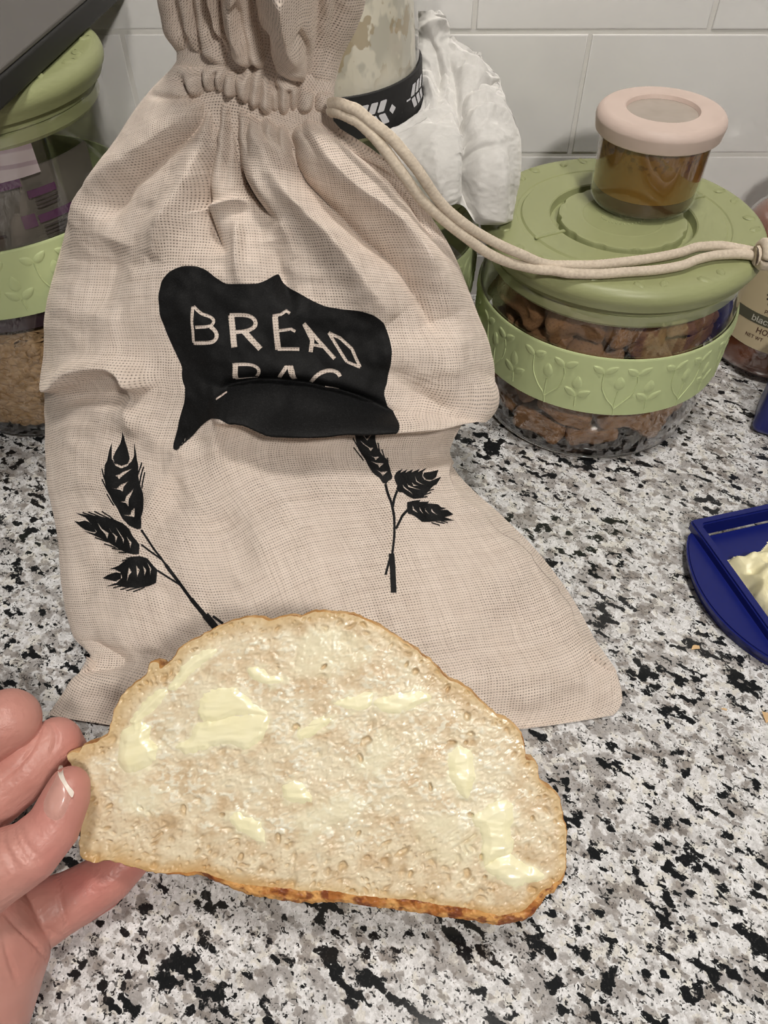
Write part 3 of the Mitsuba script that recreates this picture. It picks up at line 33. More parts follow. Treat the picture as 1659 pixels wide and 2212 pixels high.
BAG_FOLDS = [[[[360,-70,-4.35],[384,60,-4.35],[404,130,-4.35]],9,9,1.6],[[[400,-70,-4.35],[416,50,-4.35],[424,132,-4.35]],8,8,1.6],[[[432,-70,-8.7],[452,60,-8.7],[470,112,-8.7],[487,150,-8.7]],10,10,1.6],[[[470,-70,-8.7],[468,20,-8.7],[480,90,-8.7],[500,150,-8.7],[515,168,-8.7]],9,9,1.6],[[[505,0,-5.8],[523,80,-5.8],[537,155,-5.8]],10,10,1.6],[[[536,-70,-11.6],[550,60,-11.6],[570,125,-11.6],[580,175,-11.6]],11,11,1.6],[[[575,70,-8.7],[582,130,-8.7],[590,195,-8.7]],8,8,1.6],[[[640,50,-5.8],[668,140,-5.8],[672,185,-5.8]],10,10,1.6],[[[695,-70,-5.8],[690,100,-5.8],[683,180,-5.8]],14,14,1.6],[[[740,-70,-2.9],[720,80,-2.9],[705,180,-2.9]],14,14,1.6],[[[600,-70,16.45],[620,60,14.1],[640,150,4.7]],34,34,1.6],[[[505,-70,5.8],[500,20,7.25],[520,110,5.8],[535,150,1.45]],16,16,1.6],[[[445,-70,4.35],[448,0,5.8],[462,60,5.8],[478,120,1.45]],12,12,1.6],[[[416,150,-6.52],[428,215,-6.52]],8,8,1.3],[[[450,162,-6.52],[452,217,-6.52]],8,8,1.3],[[[478,155,-6.52],[470,217,-6.52]],8,8,1.3],[[[503,165,-6.52],[505,232,-6.52]],8,8,1.3],[[[540,172,-6.52],[530,243,-6.52]],8,8,1.3],[[[565,178,-6.52],[553,250,-6.52]],8,8,1.3],[[[585,190,-6.52],[585,252,-6.52]],8,8,1.3],[[[598,200,-6.52],[600,256,-6.52]],8,8,1.3],[[[625,206,-6.52],[626,262,-6.52]],8,8,1.3],[[[650,190,-6.52],[640,256,-6.52]],8,8,1.3],[[[690,190,-6.52],[680,252,-6.52]],8,8,1.3],[[[380,170,-6.52],[400,220,-6.52]],8,8,1.3],[[[388,125,-6.52],[411,130,-6.52],[482,150,-6.52],[536,160,-6.52],[580,165,-6.52],[637,183,-6.52],[671,189,-6.52],[720,188,-6.52]],11,11,1.6],[[[330,205,-1.45],[385,215,-4.35],[435,218,-8.7],[509,234,-8.7],[553,250,-8.7],[624,261,-8.7],[671,252,-8.7],[715,258,-7.25]],9,9,1.6],[[[435,219,-11.75],[411,275,-14.1],[340,340,-11.75],[262,420,-9.4],[225,480,0.0]],20,20,1.15],[[[450,222,-5.8],[447,300,-4.35],[438,380,0.0]],9,9,1.6],[[[462,225,-8.7],[459,304,-11.6],[443,400,-13.05],[441,440,-14.5],[459,506,-11.6],[486,548,0.0]],13,17,1.15],[[[490,235,-5.8],[487,330,-5.8],[484,400,-1.45]],9,9,1.6],[[[503,235,-11.6],[505,330,-15.95],[520,388,-17.4],[556,439,-13.05],[610,485,0.0]],12,12,1.15],[[[533,250,-5.8],[530,300,-4.35],[535,345,0.0]],8,8,1.6],[[[556,255,-7.25],[575,300,-5.8],[600,335,-5.8],[640,375,0.0]],12,12,1.6],[[[596,256,-7.25],[597,300,-5.8],[612,335,0.0]],9,9,1.6],[[[627,265,-13.05],[631,331,-17.4],[654,388,-18.85],[688,425,-17.4],[772,499,-14.5],[870,590,-10.15],[930,690,-5.8],[965,790,0.0]],15,15,1.15],[[[650,260,-5.8],[662,300,-4.35],[695,350,0.0]],10,10,1.6],[[[705,262,-7.25],[740,290,-11.6],[800,335,-14.5],[870,405,-13.05],[925,475,-8.7],[970,565,0.0]],16,16,1.15],[[[570,300,4.7],[600,370,14.1],[650,440,18.8],[720,530,18.8],[790,620,14.1],[850,690,0.0]],38,38,1.6],[[[660,290,7.05],[700,330,14.1],[750,380,16.45],[840,455,16.45],[915,560,11.75],[975,690,0.0]],32,32,1.6],[[[400,255,4.7],[330,310,9.4],[250,380,11.75],[190,460,9.4],[160,560,0.0]],36,36,1.6],[[[445,300,4.7],[410,390,11.75],[370,470,14.1],[330,560,0.0]],34,34,1.6],[[[515,460,0.0],[513,520,7.25],[516,615,0.0]],15,15,1.6],[[[440,450,4.35],[470,440,7.25],[515,428,7.25],[560,445,0.0]],5,16,1.6],[[[545,340,0.0],[560,400,7.05],[600,470,7.05],[640,560,0.0]],24,24,1.6],[[[590,520,0.0],[610,600,-7.6],[640,680,0.0]],26,26,1.6],[[[250,520,0.0],[220,600,-7.6],[200,680,0.0]],40,40,1.6],[[[470,905,0.0],[520,893,15.2],[600,915,20.9],[700,913,22.8],[830,918,22.8],[890,919,22.8],[955,902,20.9],[1040,850,11.4],[1062,830,1.9]],46,9,1.8],[[[470,850,0.0],[500,832,-8.7],[560,825,-10.15],[640,829,-10.15],[720,845,-10.15],[790,866,-10.15],[845,884,-7.25],[900,890,0.0]],12,14,1.6],[[[90,818,2.85],[130,838,11.4],[190,805,15.2],[250,795,13.3],[292,822,9.5],[310,850,0.0]],26,10,1.7],[[[130,870,-3.8],[200,850,-7.6],[270,855,-7.6],[300,900,0.0]],24,24,1.6],[[[290,830,7.6],[280,890,5.7],[300,950,0.0]],20,20,1.6],[[[385,985,7.6],[350,1050,5.7],[300,1120,0.0]],40,22,1.6],[[[395,960,0.0],[360,1080,-5.7],[330,1170,0.0]],34,34,1.6],[[[485,890,11.4],[470,960,7.6],[480,1040,0.0]],38,38,1.6],[[[740,930,0.0],[700,1000,5.7],[690,1080,0.0]],60,60,1.6],[[[930,700,0.0],[950,790,11.4],[930,860,0.0]],60,60,1.6],[[[985,945,-7.6],[930,985,-5.7],[860,1000,0.0]],24,24,1.6],[[[985,985,5.7],[920,1060,3.8],[900,1150,0.0]],50,50,1.6],[[[1150,1200,5.7],[1000,1300,5.7],[900,1400,0.0]],70,70,1.6],[[[196,1418,-7.6],[260,1425,-5.7],[330,1400,0.0]],26,26,1.6],[[[150,1480,3.8],[240,1470,3.8],[330,1490,0.0]],30,30,1.6],[[[900,1250,0.0],[1060,1380,-4.75],[1150,1450,0.0]],50,50,1.6]]
BUBBLE, LETTERS = [[345.3,634.3],[352.1,607.3],[370.6,587.0],[394.3,576.9],[424.6,575.2],[444.9,583.6],[461.8,597.1],[485.4,612.3],[509.0,613.3],[556.3,612.3],[576.5,603.9],[598.5,590.4],[606.9,607.3],[623.8,622.4],[644.1,632.6],[667.7,646.1],[701.4,661.3],[741.9,668.0],[775.7,671.4],[802.7,679.8],[826.3,698.4],[836.5,722.0],[841.5,755.8],[839.8,789.5],[834.8,823.3],[826.3,850.3],[831.4,872.2],[843.2,880.7],[838.1,900.9],[823.0,922.9],[809.5,926.2],[758.8,924.6],[691.3,919.5],[640.7,919.5],[583.3,925.2],[563.0,914.4],[536.0,902.6],[512.4,892.5],[493.8,885.1],[478.6,889.1],[458.4,900.9],[438.1,917.8],[421.3,938.1],[401.0,960.0],[387.5,972.5],[380.8,970.1],[378.1,958.3],[382.4,931.3],[389.2,897.6],[399.3,836.8],[394.3,830.0],[389.2,796.3],[370.6,755.8],[357.1,715.3],[347.0,674.8]], [[[[416.2,661.3],[414.2,695.0],[416.9,740.6]],6.8],[[[417.6,661.3],[433.1,677.5],[453.3,684.2],[463.1,693.3],[455.7,705.1],[421.3,707.2]],7.4],[[[455.7,705.1],[468.5,715.3],[471.9,728.1],[461.8,739.6],[416.9,741.3]],8.8],[[[498.9,679.8],[509.4,749.0]],13.5],[[[495.5,680.5],[536.0,679.8],[552.2,691.0],[552.2,705.1],[536.0,714.6],[505.0,717.0]],8.8],[[[529.3,715.9],[563.7,753.1]],12.2],[[[594.1,683.5],[601.5,755.1]],12.8],[[[589.0,682.2],[606.9,678.8],[618.7,670.7],[626.5,676.5]],6.8],[[[596.8,714.6],[617.0,711.9],[628.9,710.2],[638.3,715.9]],6.8],[[[600.2,753.8],[646.8,754.8]],8.1],[[[657.6,700.1],[674.4,735.5],[671.1,760.8]],9.5],[[[656.2,698.4],[684.6,732.2],[723.4,774.3]],8.8],[[[677.8,745.0],[701.4,749.7]],6.8],[[[709.9,718.6],[749.4,781.1]],7.4],[[[709.9,718.6],[735.2,730.5],[760.5,753.1],[777.4,792.2]],7.4],[[[749.4,781.1],[777.4,792.9]],6.8],[[[511.4,782.8],[509.7,818.2]],11.5],[[[509.7,785.5],[542.8,785.5],[559.0,793.6],[560.7,804.7],[552.9,814.9]],7.4],[[[508.4,818.6],[552.9,818.6]],3.4],[[[618.7,790.9],[600.8,819.9]],8.8],[[[626.5,790.2],[635.6,821.6]],13.5],[[[614.3,790.9],[632.2,790.9]],5.4],[[[671.1,828.4],[680.5,812.5],[695.4,802.4],[714.9,799.0],[729.5,803.7],[734.5,812.5]],8.8],[[[703.8,839.5],[734.5,843.5]],3.7],[[[472.6,856.4],[492.2,844.2]],3.7]]
WHEAT_ONE = {"add":[[[230.9,1005.4],[235.1,996.2],[237.3,980.2],[241.9,955.0],[243.1,975.6],[244.2,991.6],[252.2,1003.1],[261.4,1007.7],[272.8,1005.4],[282.0,996.2],[287.7,982.5],[288.4,955.0],[291.2,973.3],[293.0,991.6],[298.0,1007.7],[300.3,1028.3],[304.9,1048.9],[310.6,1067.2],[312.9,1087.8],[311.8,1106.1],[308.3,1119.9],[307.2,1142.8],[300.3,1143.9],[282.0,1135.9],[268.3,1122.2],[256.8,1103.8],[245.4,1083.2],[236.2,1060.3],[231.6,1037.4]],[[265.3,932.1],[268.3,952.7],[275.1,975.6],[278.1,989.3],[275.1,1000.8],[263.7,1005.8],[249.9,1000.8],[246.5,989.3],[249.9,975.6],[259.1,957.3]],[[164.0,1108.0],[185.8,1111.9],[215.6,1115.3],[245.4,1121.0],[268.3,1131.3],[282.0,1142.8],[291.2,1158.8],[304.9,1177.1],[303.8,1197.8],[295.7,1198.9],[277.4,1195.5],[254.5,1184.0],[231.6,1170.3],[215.6,1162.3],[184.7,1147.4],[206.4,1153.1],[211.0,1148.5],[199.6,1131.3],[185.8,1117.6]],[[164.0,1125.6],[174.4,1127.9],[185.8,1124.5],[197.3,1129.0],[206.4,1140.5],[209.4,1149.7],[201.8,1149.7],[188.1,1145.1],[177.8,1137.1]],[[237.3,1229.8],[259.1,1223.0],[268.3,1216.1],[286.6,1204.6],[304.9,1202.3],[320.9,1206.9],[332.4,1220.7],[343.8,1232.1],[342.7,1243.6],[339.3,1259.6],[323.2,1266.5],[300.3,1271.0],[272.8,1268.8],[254.5,1264.2],[231.6,1267.6],[254.5,1259.6],[268.3,1248.1],[264.8,1236.7],[249.9,1229.8]],[[222.5,1249.3],[238.5,1241.3],[254.5,1236.7],[266.0,1239.0],[264.8,1250.4],[252.2,1256.2],[238.5,1252.7]]],"cut":[[[244.2,992.8],[249.9,1001.9],[263.7,1007.2],[274.0,1003.1],[280.2,993.9],[275.1,1005.8],[263.7,1012.7],[252.2,1006.7]],[[240.8,1024.8],[252.2,1029.4],[262.5,1024.8],[268.3,1019.1],[285.4,1011.1],[275.1,1021.4],[264.8,1032.8],[261.4,1037.4],[258.0,1031.7]],[[246.5,1056.9],[256.8,1058.0],[264.8,1048.9],[279.7,1040.9],[270.6,1053.5],[268.3,1063.8],[263.7,1060.3]],[[260.2,1084.4],[270.6,1083.2],[275.1,1071.8],[291.2,1055.7],[279.7,1078.7],[278.6,1094.7],[272.8,1086.7]],[[268.3,1113.0],[282.0,1111.9],[284.3,1103.8],[292.3,1097.0],[291.2,1117.6],[286.6,1116.4]],[[213.3,1129.0],[222.5,1142.8],[236.2,1151.9],[231.6,1163.4],[228.2,1154.2],[219.0,1142.8]],[[237.3,1138.2],[243.1,1149.7],[254.5,1158.8],[249.9,1172.6],[248.8,1158.8],[241.9,1148.5]],[[252.2,1139.3],[263.7,1156.5],[270.6,1165.7],[269.4,1174.9],[266.0,1165.7]],[[277.4,1158.8],[284.3,1168.0],[288.9,1172.6],[286.6,1186.3],[284.3,1174.9]],[[283.2,1226.4],[290.0,1236.7],[284.3,1243.6],[277.4,1257.3],[280.9,1243.6],[282.0,1236.7]],[[298.0,1221.8],[304.9,1232.1],[300.3,1247.0],[299.2,1236.7]],[[311.8,1223.0],[319.8,1232.1],[315.2,1244.7],[314.1,1233.3]],[[320.9,1216.1],[331.3,1229.8],[329.0,1243.6],[327.8,1229.8]]],"lines":[[[[224.7,1013.4],[233.9,1042.0]],2.5],[[[226.6,1037.4],[240.8,1069.5]],2.5],[[[233.9,1068.3],[247.7,1092.4]],2.5],[[[304.5,998.5],[298.0,1032.8]],2.7],[[[309.5,1007.7],[303.8,1046.6]],2.7],[[[314.1,1020.2],[308.3,1055.7]],2.5],[[[178.9,1107.3],[208.7,1116.4]],2.3],[[[191.5,1106.1],[224.7,1118.7]],2.3],[[[204.1,1104.5],[236.2,1119.9]],2.3],[[[220.2,1104.5],[245.4,1121.0]],2.3],[[[205.3,1161.1],[231.6,1170.3]],2.3],[[[223.6,1174.2],[249.9,1182.9]],2.3],[[[239.6,1184.0],[268.3,1188.6]],2.3],[[[256.8,1192.7],[277.4,1195.5]],2.3],[[[267.1,1212.2],[288.9,1208.1]],2.3],[[[276.3,1206.9],[300.3,1205.8]],2.3],[[[247.7,1269.9],[277.4,1264.2]],2.3],[[[263.7,1274.5],[288.9,1267.6]],2.3],[[[277.4,1276.8],[304.9,1268.8]],2.3],[[[291.2,1279.1],[314.1,1268.8]],2.3],[[[308.3,1145.1],[323.2,1168.0],[341.6,1195.5],[359.9,1220.7],[389.7,1261.9]],4.1],[[[359.9,1220.7],[389.7,1261.9],[412.6,1294.0]],6.9],[[[412.6,1294.0],[442.3,1330.6]],9.2],[[[442.3,1328.3],[469.8,1362.7]],15.1],[[[308.3,1177.1],[323.2,1188.6],[341.6,1202.3],[350.7,1209.2]],3.4],[[[343.8,1233.3],[369.0,1250.4],[389.7,1264.2]],3.7],[[[458.4,1330.6],[480.1,1346.6]],5.0]]}
WHEAT_TWO = {"add":[[[769.4,926.6],[809.2,926.6],[810.2,949.4],[814.9,966.5],[822.5,981.6],[833.9,994.9],[841.5,1012.0],[847.2,1031.0],[845.3,1036.7],[837.7,1040.5],[833.9,1046.2],[826.3,1042.4],[820.6,1032.9],[805.4,1021.5],[794.0,1006.3],[782.7,987.3],[773.2,968.4],[768.4,949.4]],[[851.0,1031.0],[856.7,1021.5],[870.0,1013.9],[864.3,1023.4],[881.4,1013.9],[875.7,1022.5],[892.8,1013.9],[889.0,1021.5],[906.1,1013.9],[902.3,1021.5],[920.3,1012.4],[911.8,1021.5],[909.9,1032.9],[913.7,1040.5],[923.2,1045.2],[936.4,1040.5],[946.9,1036.3],[940.2,1048.1],[928.8,1057.6],[921.3,1067.1],[909.9,1078.5],[890.9,1081.3],[877.6,1074.7],[868.1,1067.1],[860.5,1067.1],[853.9,1059.5],[856.7,1051.9],[852.0,1040.5]],[[941.2,1021.9],[936.4,1036.7],[928.8,1042.4],[917.5,1040.5],[911.4,1031.0],[914.0,1024.4],[925.1,1024.4]],[[876.6,1089.9],[887.1,1087.0],[906.1,1083.8],[902.3,1088.0],[925.1,1086.1],[921.3,1089.9],[944.0,1091.8],[951.6,1097.5],[964.0,1098.0],[949.7,1103.2],[966.8,1101.3],[980.1,1109.8],[968.7,1114.5],[959.2,1118.3],[982.0,1123.1],[966.8,1125.0],[957.3,1126.9],[934.5,1127.8],[909.9,1129.7],[896.6,1120.2],[887.1,1114.5],[879.5,1113.6],[876.6,1105.1]]],"cut":[[[781.7,928.5],[784.6,938.0],[791.8,947.5],[797.8,939.9],[802.6,928.5],[801.3,938.9],[793.1,950.9],[784.9,941.8]],[[777.0,949.4],[790.2,960.8],[799.7,967.4],[806.4,966.5],[799.7,975.0],[795.9,967.4],[784.6,958.9]],[[790.2,979.7],[805.4,987.3],[817.8,986.4],[809.2,994.9],[806.4,989.2]],[[797.8,995.9],[811.1,1000.6],[827.3,1002.5],[818.7,1012.0],[814.9,1005.4]],[[811.1,1014.9],[822.5,1020.6],[837.7,1019.6],[827.3,1029.1],[823.5,1023.4]],[[867.1,1047.1],[871.9,1053.8],[883.3,1063.3],[892.8,1074.7],[881.4,1065.2],[870.0,1057.6]],[[873.8,1034.8],[879.5,1048.1],[892.8,1055.7],[909.9,1063.3],[890.9,1057.6],[880.4,1054.7]],[[887.1,1040.5],[892.8,1048.1],[902.3,1051.9],[890.9,1051.9]],[[894.7,1025.3],[899.4,1040.5],[916.5,1054.7],[902.3,1046.2],[897.5,1042.4]],[[888.0,1093.7],[891.8,1103.2],[903.2,1113.6],[889.0,1106.0]],[[903.2,1097.5],[907.0,1104.1],[919.4,1117.4],[904.2,1106.0]],[[915.6,1096.5],[919.4,1103.2],[930.7,1114.5],[917.5,1105.1]],[[930.7,1098.4],[934.5,1105.1],[946.9,1116.4],[930.7,1106.0]]],"lines":[[[[762.7,945.6],[777.0,972.1]],2.1],[[[763.3,965.5],[782.7,996.8]],2.1],[[[764.6,928.5],[769.7,947.5]],2.1],[[[808.3,928.5],[808.5,945.6]],2.1],[[[815.9,955.1],[818.7,974.0]],2.1],[[[823.5,970.2],[827.3,987.3]],2.1],[[[833.9,989.2],[836.2,1002.5]],2.1],[[[832.0,1046.2],[837.7,1070.9],[845.3,1097.5],[850.1,1127.8],[851.0,1152.5],[849.1,1181.0],[846.3,1203.8]],4.6],[[[845.3,1196.2],[848.2,1232.3],[849.7,1281.6]],11.8],[[[844.4,1196.2],[833.0,1241.8]],4.6],[[[855.8,1063.3],[849.1,1082.3],[846.3,1099.4]],4.9],[[[877.6,1106.0],[866.2,1118.3],[853.9,1144.9]],4.9],[[[921.3,1057.6],[939.3,1050.0]],1.9],[[[917.5,1067.1],[933.6,1061.4]],1.9],[[[909.9,1074.7],[927.9,1068.6]],1.9],[[[906.1,1078.5],[920.3,1076.6]],1.9],[[[930.7,1130.7],[948.8,1136.4]],1.9],[[[940.2,1128.8],[959.2,1132.0]],1.9],[[[951.6,1126.9],[966.8,1129.7]],1.9]]}
CORDS, KNOT = [[[-0.0235,0.362,0.218],[-0.018,0.3559,0.2198],[-0.0135,0.3514,0.22],[-0.0061,0.3495,0.2154],[0.0031,0.3477,0.2091],[0.0106,0.3459,0.2014],[0.0171,0.3459,0.1932],[0.0212,0.3477,0.1865],[0.0283,0.3495,0.177],[0.0383,0.3514,0.1678],[0.0499,0.3559,0.1582],[0.0694,0.362,0.1458],[0.0908,0.3696,0.1348],[0.107,0.3696,0.1348],[0.1278,0.3729,0.1348],[0.1494,0.3786,0.1348],[0.1607,0.3829,0.1348],[0.1726,0.3888,0.1348],[0.1833,0.3897,0.1348],[0.1927,0.3868,0.1348],[0.2049,0.381,0.1348]],[[-0.0236,0.362,0.2149],[-0.0182,0.3553,0.2163],[-0.013,0.351,0.2156],[-0.0062,0.349,0.2109],[0.0001,0.347,0.2046],[0.0082,0.345,0.1948],[0.0175,0.347,0.1816],[0.0279,0.349,0.1711],[0.0387,0.351,0.1616],[0.0542,0.3553,0.1488],[0.0702,0.362,0.1392],[0.0864,0.3646,0.1348],[0.0978,0.3614,0.1348],[0.1115,0.3609,0.1348],[0.1257,0.3627,0.1348],[0.1411,0.3646,0.1348],[0.1572,0.3692,0.1348],[0.1691,0.3762,0.1348],[0.1804,0.38,0.1348],[0.1909,0.381,0.1348],[0.2026,0.3776,0.1348]]], [0.2041,0.3762,0.1375]
CLOTH_GRID, CLOTH_DIM = [[20.7,538.4,206.6],[20.7,534.1,207.7],[21.1,531.2,208.5],[21.8,528.8,209.1],[22.7,526.9,209.6],[23.9,525.5,210.0],[25.2,524.6,210.2],[26.7,524.4,210.3],[28.2,525.1,210.1],[29.7,527.2,209.5],[31.1,530.6,208.6],[32.4,535.4,207.4],[33.6,541.4,205.7],[34.6,548.8,203.8],[35.4,559.4,201.0],[20.9,534.4,202.0],[21.0,530.2,203.1],[21.5,527.2,204.0],[22.4,524.8,204.6],[23.7,522.9,205.2],[25.3,521.5,205.5],[27.1,520.7,205.8],[29.0,520.4,205.9],[31.0,521.1,205.7],[32.9,523.2,205.1],[34.8,526.6,204.1],[36.5,531.4,202.8],[38.0,537.4,201.1],[39.2,544.9,199.1],[40.2,555.4,196.2],[21.0,530.1,197.5],[21.1,525.9,198.7],[21.7,522.9,199.5],[22.7,520.5,200.2],[24.1,518.6,200.8],[25.8,517.2,201.2],[27.8,516.4,201.4],[29.8,516.1,201.5],[32.0,516.8,201.3],[34.1,518.9,200.7],[36.1,522.3,199.7],[38.0,527.1,198.3],[39.5,533.1,196.6],[40.8,540.6,194.5],[41.9,551.1,191.4],[21.1,525.7,193.0],[21.2,521.5,194.2],[21.9,518.5,195.1],[23.2,516.1,195.9],[24.9,514.2,196.4],[26.9,512.8,196.8],[29.2,512.0,197.1],[31.7,511.7,197.2],[34.2,512.4,197.0],[36.8,514.5,196.3],[39.1,517.9,195.3],[41.3,522.7,193.9],[43.2,528.7,192.1],[44.6,536.2,189.9],[45.8,546.7,186.7],[21.2,520.6,188.7],[21.4,516.4,190.0],[22.6,513.4,190.9],[24.5,511.0,191.7],[27.1,509.1,192.3],[30.2,507.7,192.7],[33.7,506.9,193.0],[37.5,506.6,193.0],[41.3,507.3,192.8],[45.0,509.4,192.2],[48.6,512.9,191.1],[51.7,517.6,189.6],[54.4,523.7,187.8],[56.5,531.1,185.5],[58.1,541.6,182.2],[21.2,514.2,184.9],[21.5,510.0,186.2],[22.8,507.0,187.2],[25.1,504.6,187.9],[28.0,502.7,188.6],[31.6,501.3,189.0],[35.6,500.4,189.3],[39.9,500.2,189.4],[44.2,500.9,189.1],[48.5,503.0,188.5],[52.5,506.4,187.4],[56.1,511.2,185.8],[59.2,517.2,183.9],[61.5,524.6,181.5],[63.3,535.2,178.1],[21.7,503.8,182.4],[22.1,499.6,183.8],[23.7,496.7,184.7],[26.3,494.2,185.5],[29.8,492.3,186.2],[34.1,491.0,186.6],[38.8,490.1,186.9],[43.9,489.8,187.0],[49.0,490.5,186.8],[54.0,492.6,186.1],[58.7,496.1,184.9],[63.0,500.9,183.3],[66.5,506.9,181.3],[69.3,514.3,178.9],[71.3,524.8,175.4],[22.6,489.7,181.3],[22.9,485.5,182.7],[24.5,482.5,183.8],[27.1,480.1,184.6],[30.6,478.2,185.3],[34.8,476.8,185.7],[39.5,476.0,186.0],[44.5,475.7,186.1],[49.6,476.4,185.9],[54.6,478.5,185.1],[59.3,482.0,183.9],[63.6,486.7,182.3],[67.1,492.8,180.2],[69.9,500.2,177.7],[72.0,510.7,174.0],[22.6,475.2,180.6],[22.9,471.0,182.1],[24.5,468.0,183.2],[27.2,465.6,184.0],[30.7,463.7,184.7],[35.0,462.3,185.2],[39.8,461.5,185.5],[44.9,461.2,185.6],[50.1,461.9,185.3],[55.2,464.0,184.6],[60.1,467.4,183.3],[64.4,472.2,181.6],[68.1,478.2,179.5],[70.9,485.7,176.8],[73.1,496.2,173.1],[21.1,462.7,179.4],[21.5,458.5,181.0],[23.1,455.6,182.1],[25.9,453.1,183.0],[29.5,451.2,183.7],[33.9,449.9,184.2],[38.8,449.0,184.5],[44.1,448.7,184.6],[49.4,449.4,184.3],[54.7,451.5,183.5],[59.6,455.0,182.2],[64.1,459.8,180.4],[67.9,465.8,178.2],[70.8,473.2,175.5],[73.0,483.7,171.6],[16.9,450.2,178.5],[17.4,446.0,180.1],[19.3,443.0,181.2],[22.4,440.6,182.2],[26.5,438.7,182.9],[31.5,437.3,183.4],[37.0,436.5,183.7],[42.9,436.2,183.8],[48.9,436.9,183.4],[54.8,439.0,182.6],[60.4,442.5,181.3],[65.3,447.2,179.5],[69.5,453.3,177.2],[72.7,460.7,174.3],[75.1,471.2,170.3],[8.5,439.1,177.3],[9.2,434.9,178.9],[11.5,431.9,180.1],[15.2,429.5,181.0],[20.1,427.6,181.8],[26.1,426.2,182.3],[32.7,425.4,182.7],[39.6,425.1,182.8],[46.7,425.8,182.3],[53.6,427.9,181.4],[60.1,431.4,180.0],[65.9,436.1,178.1],[70.7,442.2,175.8],[74.4,449.6,172.8],[77.0,460.1,168.7],[-3.7,431.7,174.8],[-2.7,427.5,176.5],[0.2,424.6,177.7],[4.8,422.1,178.7],[10.8,420.2,179.4],[17.9,418.9,180.0],[25.9,418.0,180.3],[34.3,417.7,180.5],[42.8,418.4,180.1],[51.1,420.5,178.8],[58.8,424.0,177.4],[65.6,428.8,175.5],[71.3,434.8,173.0],[75.4,442.2,170.0],[78.3,452.7,165.7],[-3.2,427.0,171.4],[-2.2,422.8,173.1],[0.6,419.9,174.4],[5.2,417.4,175.4],[11.1,415.5,176.2],[18.3,414.2,176.7],[26.2,413.3,177.1],[34.5,413.0,177.2],[43.0,413.7,176.8],[51.3,415.8,175.2],[59.0,419.3,173.8],[65.8,424.1,171.8],[71.4,430.1,169.2],[75.6,437.5,166.1],[78.5,448.0,161.7],[-2.2,423.1,167.8],[-1.2,418.9,169.6],[1.6,415.9,170.8],[6.1,413.5,171.9],[12.0,411.6,172.7],[19.0,410.2,173.3],[26.8,409.4,173.7],[35.1,409.1,173.8],[43.4,409.8,173.2],[51.7,411.9,171.3],[59.3,415.4,169.8],[66.0,420.1,167.7],[71.6,426.2,165.1],[75.7,433.6,161.9],[78.6,444.1,157.3],[-0.6,420.1,163.9],[0.3,415.9,165.8],[3.1,413.0,167.1],[7.4,410.6,168.2],[13.2,408.6,169.0],[20.0,407.3,169.6],[27.6,406.4,170.0],[35.7,406.1,170.1],[43.9,406.8,169.3],[52.0,408.9,166.9],[59.4,412.4,165.4],[66.1,417.2,163.3],[71.5,423.2,160.6],[75.6,430.6,157.2],[78.5,441.1,152.5],[1.9,418.3,159.9],[2.8,414.1,161.8],[5.4,411.1,163.1],[9.5,408.7,164.2],[15.1,406.8,165.1],[21.6,405.4,165.7],[29.0,404.6,166.1],[36.7,404.3,166.2],[44.7,405.0,164.8],[52.5,407.1,162.0],[59.7,410.5,160.4],[66.1,415.3,158.2],[71.4,421.3,155.4],[75.4,428.8,152.0],[78.2,439.3,147.2],[7.0,417.4,155.7],[7.8,413.2,157.6],[10.1,410.2,159.0],[13.9,407.8,160.1],[18.9,405.9,161.0],[24.9,404.5,161.7],[31.5,403.7,162.1],[38.6,403.4,162.2],[45.9,404.1,159.8],[53.2,406.2,156.6],[59.8,409.7,154.9],[65.7,414.4,152.7],[70.6,420.5,149.8],[74.4,427.9,146.3],[77.1,438.4,141.3],[12.9,416.7,151.8],[13.5,412.5,153.8],[15.5,409.5,155.2],[18.8,407.1,156.4],[23.2,405.2,157.3],[28.5,403.8,157.9],[34.4,403.0,158.3],[40.7,402.7,158.5],[47.4,403.4,154.2],[53.9,405.5,150.9],[59.9,409.0,149.3],[65.2,413.7,146.9],[69.7,419.8,144.0],[73.2,427.2,140.3],[75.7,437.7,135.1],[18.7,416.2,148.4],[19.1,412.0,150.4],[20.8,409.0,151.8],[23.7,406.6,153.0],[27.5,404.7,153.9],[32.2,403.3,154.6],[37.3,402.5,155.0],[42.9,402.2,154.8],[49.0,402.9,148.1],[54.8,405.0,145.1],[60.1,408.5,143.4],[64.9,413.2,140.9],[69.0,419.3,137.9],[72.2,426.7,134.1],[74.6,437.2,128.8],[24.9,416.0,145.5],[25.2,411.8,147.5],[26.5,408.8,149.0],[28.8,406.4,150.2],[31.9,404.5,151.1],[35.7,403.1,151.8],[39.9,402.3,152.2],[44.6,402.0,149.7],[49.9,402.7,142.1],[54.7,404.8,139.0],[59.2,408.3,137.2],[63.3,413.0,134.7],[66.8,419.1,131.6],[69.6,426.5,127.7],[71.9,437.0,122.2]], [21,15,24,486]
CLOTH_LEFT, CLOTH_RIGHT = [[20,903],[60,904],[140,905],[205,914],[225,912],[245,902],[265,885],[282,855],[300,815],[380,830],[440,880],[490,930]], [[20,948],[30,955],[45,966],[69,972],[96,988],[121,1034],[145,1050],[163,1076],[187,1083],[211,1092],[235,1096],[256,1108],[280,1119],[301,1125],[341,1126],[392,1122],[431,1110],[470,1098],[490,1085]]
